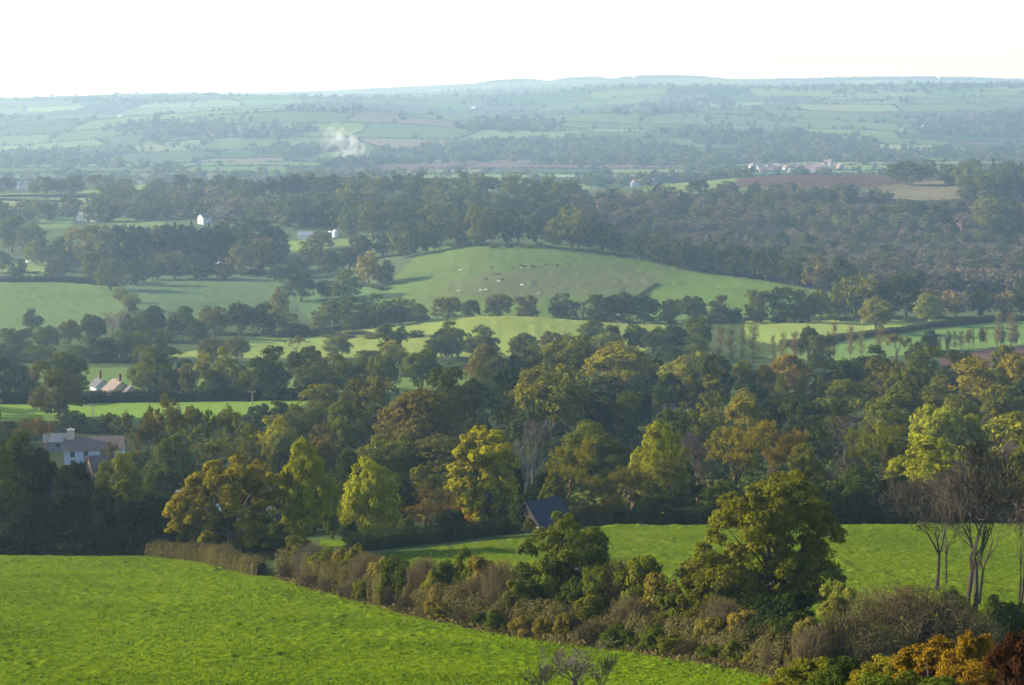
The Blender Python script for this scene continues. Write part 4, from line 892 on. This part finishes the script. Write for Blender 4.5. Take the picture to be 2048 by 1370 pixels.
wall_house(425, 518, 84, 7, 16, 4.4, 7.2, (.5, .46, .44), (.11, .07, .08), 'farmhouse', 'shadowed red-roofed farmhouse behind the long pale-roofed shed', dmin=1250, wins=(('L', -4, 3, 1, 1), ('L', 0, 3, 1, 1), ('L', 4, 3, 1, 1)), chim=((0, 5, .8, 1.2),))
wall_house(612, 477, 80, 7, 12, 2.8, 5.6, WHITE, (.16, .18, .22), 'cottage', 'slate-roofed white cottage beside the bright lawn on the slope', dmin=1250, wins=(('L', -3, 1.5, 1, 1), ('L', 2, 1.5, 1, 1)), chim=((0, 2, .8, 1),))
for i, (cx, rw, W, L_, e, rg_, yw, lb) in enumerate([(23, 376, 6, 7, 5, 8, 10, 'white gable house leftmost in the row on the left ridge'), (33, 377, 7, 9, 4.6, 7.4, 75, 'white house second in the row on the left ridge'), (45, 377, 7, 10, 4.4, 7.2, 85, 'white house third in the row on the left ridge'), (8, 376, 6, 7, 4, 6.6, 60, 'pale house cut by the left frame edge on the ridge'), (55, 379, 5, 6, 3, 5, 85, 'small white annex ending the row on the left ridge'), (222, 366, 6, 9, 3, 5, 80, 'white bungalow under the skyline trees on the left ridge'), (278, 368, 6, 8, 3, 5.2, 85, 'white bungalow at the right end of the left ridge')]):
    wall_house(cx, rw, yw, W, L_, e, rg_, WHITE, (.13, .14, .16), 'house', lb, 'house', 'houses on the left ridge', dmin=1900, wins=(('L', -1.5, e * .65, .9, 1.1), ('L', 1.5, e * .65, .9, 1.1)), chim=((0, 1.5, .7, 1),))
rv = random.Random(8)
vx = [(1504, 338), (1513, 335), (1522, 339), (1535, 338), (1545, 342), (1553, 337), (1562, 339), (1572, 342), (1588, 336), (1595, 341), (1602, 338), (1612, 341), (1620, 337), (1632, 341), (1640, 339), (1648, 334), (1655, 331), (1661, 329), (1637, 345), (1619, 347), (1582, 346), (1280, 372), (1292, 370), (1268, 374), (1306, 371), (1668, 337), (1680, 338), (1528, 345)]
vord = {i: k + 1 for k, i in enumerate(sorted(range(len(vx)), key=lambda i: vx[i][0]))}
for i, (cx, rw) in enumerate(vx):
    wc = rv.choice([(.34, .34, .34), (.34, .34, .34), (.33, .30, .24), (.20, .13, .10)])
    wl = 'white' if wc[2] > .3 else 'cream' if wc[0] > .3 else 'brick'
    wall_house(cx, rw, rv.choice([80, 95, 10, -30, 60]), 8, rv.uniform(10, 16), 5.2, 8.8, wc, (.18, .13, .12), 'village_house', f"small hazy {wl} village house, {ordw(vord[i])} from left in the valley", 'house', 'village houses in the valley', dmin=2600)
for cx, rw, lb in [(733, 327, 'hazy farm building under the smoke plume'), (777, 324, 'small pale house right of the smoke plume'), (948, 217, 'tiny far white farm on the upper slopes'), (240, 235, 'tiny far house on the left hillside'), (1960, 232, 'tiny far pale house high on the right slopes'), (1905, 242, 'lower tiny white house on the right slopes'), (1850, 256, 'tiny far white house among the right-hand far trees')]:
    wall_house(cx, rw, 70, 9, 16, 4.5, 7.5, WHITE, (.3, .3, .32), 'farmhouse', lb, 'house', None, dmin=2900)

# ------------------------------------------------------------------ poles, gate, tanks, garden things
def pole(cx, row, h, label, dist, name='utility_pole', twin=False):
    x = float(uof(cx, row)) * dist; y = dist; z = float(ground(x, y))
    r = bpy.data.objects.new(name, None); C.objects.link(r); r.location = (x, y, z); tag(r, label, 'pole')
    for k in ((-1.3, 1.3) if twin else (0,)):
        m = MB(); m.add(*tube([(k, 0, -.5), (k, 0, h * .5), (k, 0, h)], [.2 if not twin else .35, .17 if not twin else .3, .13 if not twin else .25], 8)); m.obj('post', WOODM, r, smooth=True)
    m = MB(); m.box((0, .15, h - .5), (2.4 if not twin else 4.6, .14, .18)); ca = m.obj('crossarm', WOODM, r)
    m = MB()
    for k in (-1, 0, 1): m.add(*tube([(k, .15, h - .4), (k, .15, h - .15)], [.06, .04], 6))
    m.obj('insulator', PAINT, ca)
pole(187, 868, 7.6, 'wooden utility pole standing by the bushes below the bright field', 548)
pole(505, 826, 6.8, 'thin wooden utility pole at the right end of the bright field', 612)
pole(1012, 386, 21, 'twin-post wooden pylon on the ridge above the wood', 1840, 'power_pylon', True)
def gate():
    x, y, z = hit(1517, 1322, 110)
    r = bpy.data.objects.new('field_gate', None); C.objects.link(r); r.location = (x, y, z); r.rotation_euler = (0, 0, radians(-20)); tag(r, 'broken pale wooden gate and wide post in the hedge below the oak', 'gate')
    m = MB(); m.box((-.55, 0, .35), (.45, .3, 1.4)); o = m.obj('post', WOODM, r)
    m = MB()
    for k, (p, q) in enumerate([((-.3, 0, .75), (.55, .1, 1.25)), ((-.2, 0, .1), (.5, 0, .95)), ((.75, 0, -.1), (.8, .05, .95)), ((-.1, 0, .05), (.9, 0, .25)), ((.2, 0, .5), (1.0, 0, .6))]):
        m.add(*tube([p, q], [.05, .045], 4))
    m.obj('rail', WOODM, r)
gate()
def tank(cx, row, rad, h, label, dmin):
    x, y, z = hit(cx, row, dmin); r = bpy.data.objects.new('storage_tank', None); C.objects.link(r); r.location = (x, y, z); tag(r, label, 'tank')
    m = MB(); m.add(*tube([(0, 0, -.5), (0, 0, h * .5), (0, 0, h)], [rad] * 3, 20)); b = m.obj('body', PAINT, r, smooth=True); b.color = (.75, .75, .75, 1)
    m = MB(); m.add(*tube([(0, 0, h), (0, 0, h + rad * .35), (0, 0, h + rad * .6), (0, 0, h + rad * .68)], [rad * 1.03, rad * .85, rad * .5, .03], 20)); b = m.obj('lid', PAINT, r, smooth=True); b.color = (.7, .7, .7, 1)
tank(661, 471, 1.9, 2.6, 'smaller white domed tank on the slope behind the round tree', 1250)
tank(671, 474, 2.4, 4.2, 'taller white domed tank beside the smaller one', 1250)
def canopy(cx, row, w_, h_, label, dmin):
    x, y, z = hit(cx, row, dmin); r = bpy.data.objects.new('garden_canopy', None); C.objects.link(r); r.location = (x, y, z); tag(r, label, 'canopy')
    n = 6; th = np.arange(n) * 2 * pi / n; V = [(0, 0, h_)] + [(w_ * .22 * cos(a), w_ * .22 * sin(a), h_ * .72) for a in th] + [(w_ * .5 * cos(a), w_ * .5 * sin(a), h_ * .3) for a in th]
    o = mesh_obj('cloth', V, [np.array([(0, 1 + i, 1 + (i + 1) % n) for i in range(n)]), np.array([(1 + i, 7 + i, 7 + (i + 1) % n, 1 + (i + 1) % n) for i in range(n)])], PAINT, r); o.color = (.85, .85, .85, 1)
    m = MB(); m.add(*tube([(0, 0, -.2), (0, 0, h_)], [.06, .05], 6)); m.obj('pole', WOODM, r)
canopy(320, 788, 2.0, 3.4, 'white pointed canopy in the garden right of the cream cottage', 600)
canopy(333, 785, 2.0, 3.6, 'second white pointed canopy further from the cream cottage', 600)
canopy(298, 790, .9, 2.2, 'narrow white pointed cloth nearest the cream cottage', 600)
canopy(58, 527, 5, 4, 'white tent-like cover on the lawn near the left frame edge', 1250)

# ------------------------------------------------------------------ cattle and sheep
def animal_mesh(name, scale, sheep=False, graze=True):
    V = [(-1.0,0,1.05),(-.5,0,1.08),(0,0,1.02),(.5,0,1.06),(.8,0,1.12),(1.05,0,.95 if graze else 1.35),(1.25,0,.45 if graze else 1.5),(1.4,0,.2 if graze else 1.45)]
    R = [.24,.36,.38,.36,.27,.17,.15,.09]; E = [(i, i + 1) for i in range(7)]
    for px, sx in ((.55, 1), (.62, -1)):
        b = len(V); V += [(px, .2 * sx, .7), (px + .03 * sx, .21 * sx, .38), (px, .21 * sx, .02)]; R += [.13, .075, .06]; E += [(3, b), (b, b + 1), (b + 1, b + 2)]
    for px, sx in ((-.8, 1), (-.72, -1)):
        b = len(V); V += [(px + .05, .2 * sx, .72), (px - .12, .21 * sx, .42), (px - .02, .21 * sx, .02)]; R += [.16, .075, .06]; E += [(1, b), (b, b + 1), (b + 1, b + 2)]
    b = len(V); V += [(-1.14, 0, .8), (-1.16, 0, .5)]; R += [.05, .03]; E += [(0, b), (b, b + 1)]
    me = bpy.data.meshes.new(name); me.from_pydata(V, E, []); o = bpy.data.objects.new(name, me); C.objects.link(o)
    sk_ = o.modifiers.new('skin', 'SKIN'); ss = o.modifiers.new('sub', 'SUBSURF'); ss.levels = ss.render_levels = 1
    if not me.skin_vertices: me.skin_vertices.new() if hasattr(me.skin_vertices, 'new') else None
    if me.skin_vertices:
        for i, v in enumerate(me.skin_vertices[0].data):
            k = 1.25 if sheep and i < 5 else 1; v.radius = (R[i] * k, R[i] * k); v.use_root = i == 2
    dg = bpy.context.evaluated_depsgraph_get(); m2 = bpy.data.meshes.new_from_object(o.evaluated_get(dg)); bpy.data.objects.remove(o)
    for v in m2.vertices: v.co *= scale
    m2.materials.clear(); m2.materials.append(HIDE); return m2
cowm = [animal_mesh('cow', 1.0), animal_mesh('cow', 1.0, graze=False)]; shm = animal_mesh('sheep', .95, True)
beasts = [(770,212,'d'),(935,218,'d'),(800,262,'d'),(825,260,'d'),(998,198,'d'),(1020,206,'d'),(1036,210,'d'),(1078,203,'d'),(1095,206,'d'),(1130,206,'d'),(1185,190,'d'),(1270,195,'d'),(855,305,'d'),(728,300,'d'),(1003,216,'w'),(1050,215,'w'),(535,232,'w'),(303,250,'w'),(826,318,'w'),(1000,345,'w'),(727,383,'w'),(690,386,'w'),(523,391,'w'),(1130,408,'w')]
no = {'d': 0, 'w': 0}
for zx, zy, k in sorted(beasts):
    x, y, z = hit(780 + zx / 3.793, 480 + (zy + 5) / 3.793, 1130); no[k] += 1
    if k == 'd': o = bpy.data.objects.new('cow', cowm[no[k] % 2]); o.color = (.035, .025, .02, 1); lb = f"dark brown cow, {ordw(no[k])} from left of the dark cattle on the slope"; g = 'dark cattle on the slope'; cat = 'cow'
    else: o = bpy.data.objects.new('cow', cowm[no[k] % 2]); o.color = (.5, .47, .42, 1); lb = f"white cow, {ordw(no[k])} from left of the pale cattle on the slope"; g = 'pale cattle on the slope'; cat = 'cow'
    C.objects.link(o); o.location = (x, y, z); o.rotation_euler = (0, 0, rnd.choice([0, pi]) + rnd.uniform(-.6, .6)); tag(o, lb, cat, g)
x, y, z = hit(433, 788, 600); o = bpy.data.objects.new('sheep', shm); C.objects.link(o); o.location = (x, y, z + .1); o.color = (.8, .78, .72, 1); tag(o, 'white sheep standing beyond the hedge under the dark trees', 'sheep')

# ------------------------------------------------------------------ smoke
def smoke():
    bx, by, bz = hit(742, 326, 2900)
    rings = [(0, 0, 3), (-6, 10, 9), (-22, 24, 17), (-46, 34, 24), (-72, 42, 27), (-88, 48, 14)]
    mb = MB(); th = np.arange(14) * 2 * pi / 14; V = []
    for x_, z_, r_ in rings: V += [(x_ + r_ * .35 * sin(a), r_ * cos(a), z_ + r_ * sin(a)) for a in th]
    n = 14; Fq = [(i * n + j, i * n + (j + 1) % n, (i + 1) * n + (j + 1) % n, (i + 1) * n + j) for i in range(len(rings) - 1) for j in range(n)]
    k = len(V); V += [(0, 0, -2), (-96, 0, 48)]
    Ft = [(k, (j + 1) % n, j) for j in range(n)] + [(k + 1, (len(rings) - 1) * n + j, (len(rings) - 1) * n + (j + 1) % n) for j in range(n)]
    m, t = new_mat('smoke'); L = t.links.new; out = N(t, 'ShaderNodeOutputMaterial'); v = N(t, 'ShaderNodeVolumePrincipled'); v.inputs['Color'].default_value = (.97, .97, .97, 1); v.inputs['Anisotropy'].default_value = .3
    tc = N(t, 'ShaderNodeTexCoord'); ns = N(t, 'ShaderNodeTexNoise'); ns.inputs['Scale'].default_value = .06; ns.inputs['Detail'].default_value = 4; ns.inputs['Roughness'].default_value = .6
    L(tc.outputs['Object'], ns.inputs['Vector'])
    mr = N(t, 'ShaderNodeMapRange'); mr.inputs['From Min'].default_value = .47; mr.inputs['From Max'].default_value = .72; mr.inputs['To Max'].default_value = .07; L(ns.outputs[0], mr.inputs['Value'])
    sx = N(t, 'ShaderNodeSeparateXYZ'); L(tc.outputs['Object'], sx.inputs[0]); m2 = N(t, 'ShaderNodeMapRange'); m2.inputs['From Min'].default_value = -95; m2.inputs['From Max'].default_value = -10; m2.inputs['To Min'].default_value = .0; m2.inputs['To Max'].default_value = 1.0; L(sx.outputs[0], m2.inputs['Value'])
    mm = N(t, 'ShaderNodeMath', operation='MULTIPLY'); L(mr.outputs[0], mm.inputs[0]); L(m2.outputs[0], mm.inputs[1]); L(mm.outputs[0], v.inputs['Density']); L(v.outputs[0], out.inputs['Volume'])
    o = mesh_obj('smoke', V, [np.array(Fq), np.array(Ft)], m); o.location = (bx, by, bz)
    import bmesh
    bm = bmesh.new(); bm.from_mesh(o.data); bmesh.ops.recalc_face_normals(bm, faces=bm.faces); bm.to_mesh(o.data); bm.free()
    tag(o, 'white bonfire smoke drifting left over the hazy valley', None, None, 'stuff')
smoke()

# ------------------------------------------------------------------ far hills: hedges and trees of the field pattern
def far_country():
    rg = np.random.default_rng(4)
    # boundaries of the field pattern found on a fine raster of the land
    ys = np.exp(np.arange(math.log(2650), math.log(9000), .0022)); us = np.linspace(-.34, .34, 900)
    U, Y = np.meshgrid(us, ys); X = U * Y; r, c = cells(X, Y)
    key = r * 1000 + c
    hv = (key[:-1, :] != key[1:, :]); hh = (key[:, :-1] != key[:, 1:])
    pts = []
    i, j = np.nonzero(hv); pts.append(np.stack([X[i, j], Y[i, j]], 1)); i, j = np.nonzero(hh); pts.append(np.stack([X[i, j], Y[i, j]], 1))
    P = np.concatenate(pts); 
    P = P[(vn(P[:, 0] / 160, P[:, 1] / 160, 91) > .2)]
    P = P[rg.random(len(P)) < .95]
    P = P + rg.normal(0, 1.2, P.shape); Z = ground(P[:, 0], P[:, 1])
    n = len(P); rep_ = 3
    Q = np.repeat(np.stack([P[:, 0], P[:, 1], Z + .9], 1), rep_, 0) + rg.normal(0, 1, (n * rep_, 3)) * [2.4, 2.2, .6]
    V, Fc = leaves(rg, Q, np.tile([0, -.5, .8], (len(Q), 1)), 4.2, .8)
    MASS['distant_hedgerows'] = [(V.astype(np.float32), rg.random(len(Q)).astype(np.float32), np.tile([.016, .026, .014, .1], (len(Q), 1)).astype(np.float32))]
    # trees: in hedges, in woods given in the photograph, and in noise copses
    T = P[rg.random(n) < .035]; lst = [(a, b, rg.uniform(7, 14)) for a, b in T]
    WOODS = [([(620,342),(700,318),(820,300),(1000,285),(1160,278),(1330,290),(1400,310),(1380,335),(1200,330),(1000,325),(800,330)], 700),
             ([(1360,312),(1500,296),(1800,300),(2060,305),(2060,325),(1700,325),(1400,335)], 420), ([(0,332),(0,308),(150,304),(245,325),(240,334)], 160),
             ([(480,300),(700,285),(700,300),(560,318)], 90), ([(560,222),(600,212),(700,208),(800,222),(700,226)], 90), ([(1200,232),(1300,205),(1440,198),(1500,215),(1300,232)], 130),
             ([(1300,262),(1420,255),(1600,268),(1760,285),(1700,298),(1400,292)], 200), ([(1800,270),(1850,238),(1960,232),(2060,225),(2060,280)], 240), ([(200,262),(330,240),(480,250),(640,262),(560,280),(300,275)], 200),
             ([(900,250),(1000,238),(1130,245),(1100,265),(940,268)], 110), ([(100,205),(300,198),(420,204),(300,210)], 80), ([(1500,180),(1800,172),(2060,170),(2060,180),(1700,190)], 130),
             ([(300,352),(0,352),(0,362),(420,368),(700,362),(700,350)], 70), ([(1150,362),(1500,345),(1500,362),(1200,382)], 70)]
    for poly, k in WOODS:
        xs = [p[0] for p in poly]; yy = [p[1] for p in poly]; m = 0
        while m < k:
            px = rg.uniform(min(xs), max(xs)); py = rg.uniform(min(yy), max(yy))
            if not inpoly(np.array([px]), np.array([py]), poly)[0]: continue
            m += 1; x, y, z = hit(px, py, 2450)
            if y > 9000: continue
            lst.append((x, y, rg.uniform(10, 18)))
    for _ in range(9000):
        y = math.exp(rg.uniform(math.log(2650), math.log(9500))); x = rg.uniform(-.33, .33) * y
        if fbm(x / 260, y / 260, 111, 2) > .68: lst.append((x, y, rg.uniform(8, 15)))
    # the skyline woods on the last ridges
    for (a, b, yy, hh_) in [(955, 1085, 10900, 19), (1110, 1215, 10900, 16), (1238, 1445, 10900, 19), (1500, 2050, 10800, 18), (330, 415, 10500, 22)]:
        for _ in range(int((b - a) * 1.1)):
            px = rg.uniform(a, b); e = min(px - a, b - px) / (.42 * (b - a)); y = yy + rg.uniform(-250, 250); lst.append((float(uof(px, 170)) * y, y, hh_ * (.45 + .55 * math.sin(min(1, e) * pi / 2)) * rg.uniform(.75, 1.1)))
    print('far trees', len(lst))
    for x, y, h in lst:
        z = float(ground(x, y)); k = 'dddgob'[rg.integers(6)]
        mass_add('distant_trees', x, y, z - .5, h * rg.uniform(.9, 1.3), h, k, 'B', 46, .34)
    mass_build('distant_hedgerows', 'dark hedge lines dividing the hazy far fields')
    mass_build('distant_trees', 'hazy trees and copses scattered over the far hills')
far_country()

# ------------------------------------------------------------------ grass
def grass():
    rg = np.random.default_rng(6); n = 260000
    px = rg.uniform(-60, 2110, n); y = np.exp(rg.uniform(math.log(112), math.log(300), n)); x = (px - CX) / F * y * .985
    z = ground(x, y); PX, PY = project(x, y, z)
    m = inpoly(PX, PY, FIELD1) | inpoly(PX, PY, FIELD2); keep = m & (vn(x / 1.5, y / 1.1, 61) > .35); x, y, z = x[keep], y[keep], z[keep]
    k = len(x); P = np.stack([x, y, z + .06], 1); V, Fc = leaves(rg, np.repeat(P, 2, 0) + rg.normal(0, 1, (2 * k, 3)) * [.3, .1, .04], np.tile([-.3, -.5, .8], (2 * k, 1)), .20, .5)
    nn = vn(np.repeat(x, 2) / 9, np.repeat(y, 2) / 9, 51)[:, None]
    c = np.concatenate([np.array([[.108, .158, .005]]) * (.75 + .5 * nn), np.zeros((2 * k, 1))], 1)
    MASS['grass'] = [(V.astype(np.float32), (.35 + .3 * rg.random(2 * k)).astype(np.float32), c.astype(np.float32))]
    mass_build('grass', 'tufts of bright green grass in the near pastures')
    # dry bracken and rough grass along the foot of the hedge
    line = [(560,1156),(640,1180),(700,1195),(780,1217),(850,1237),(950,1258),(1050,1277),(1165,1293),(1280,1307),(1400,1327),(1500,1344),(1620,1368)]
    P = np.array([hit(a, b, 110)[:2] for a, b in line]); seg = np.linalg.norm(np.diff(P, axis=0), axis=1); cum = np.concatenate([[0], np.cumsum(seg)])
    n = 9000; t = rg.uniform(0, cum[-1], n); x = np.interp(t, cum, P[:, 0]) + rg.normal(0, .7, n); y = np.interp(t, cum, P[:, 1]) + rg.normal(.6, .8, n)
    z = ground(x, y) + rg.uniform(-.1, .6, n) * (0.2 + 1.3 * vn(t / 2, t * 0, 5))
    V, Fc = leaves(rg, np.stack([x, y, z], 1), np.tile([-.5, -.7, .3], (n, 1)), .3, .7)
    c = np.tile([.115, .090, .035, .3], (n, 1)) * (.5 + .8 * vn(t / 3, t * 0, 8))[:, None]
    MASS['rough_grass'] = [(V.astype(np.float32), rg.random(n).astype(np.float32), c.astype(np.float32))]
    mass_build('rough_grass', 'dry rusty grass and bracken along the foot of the hedge')
grass()
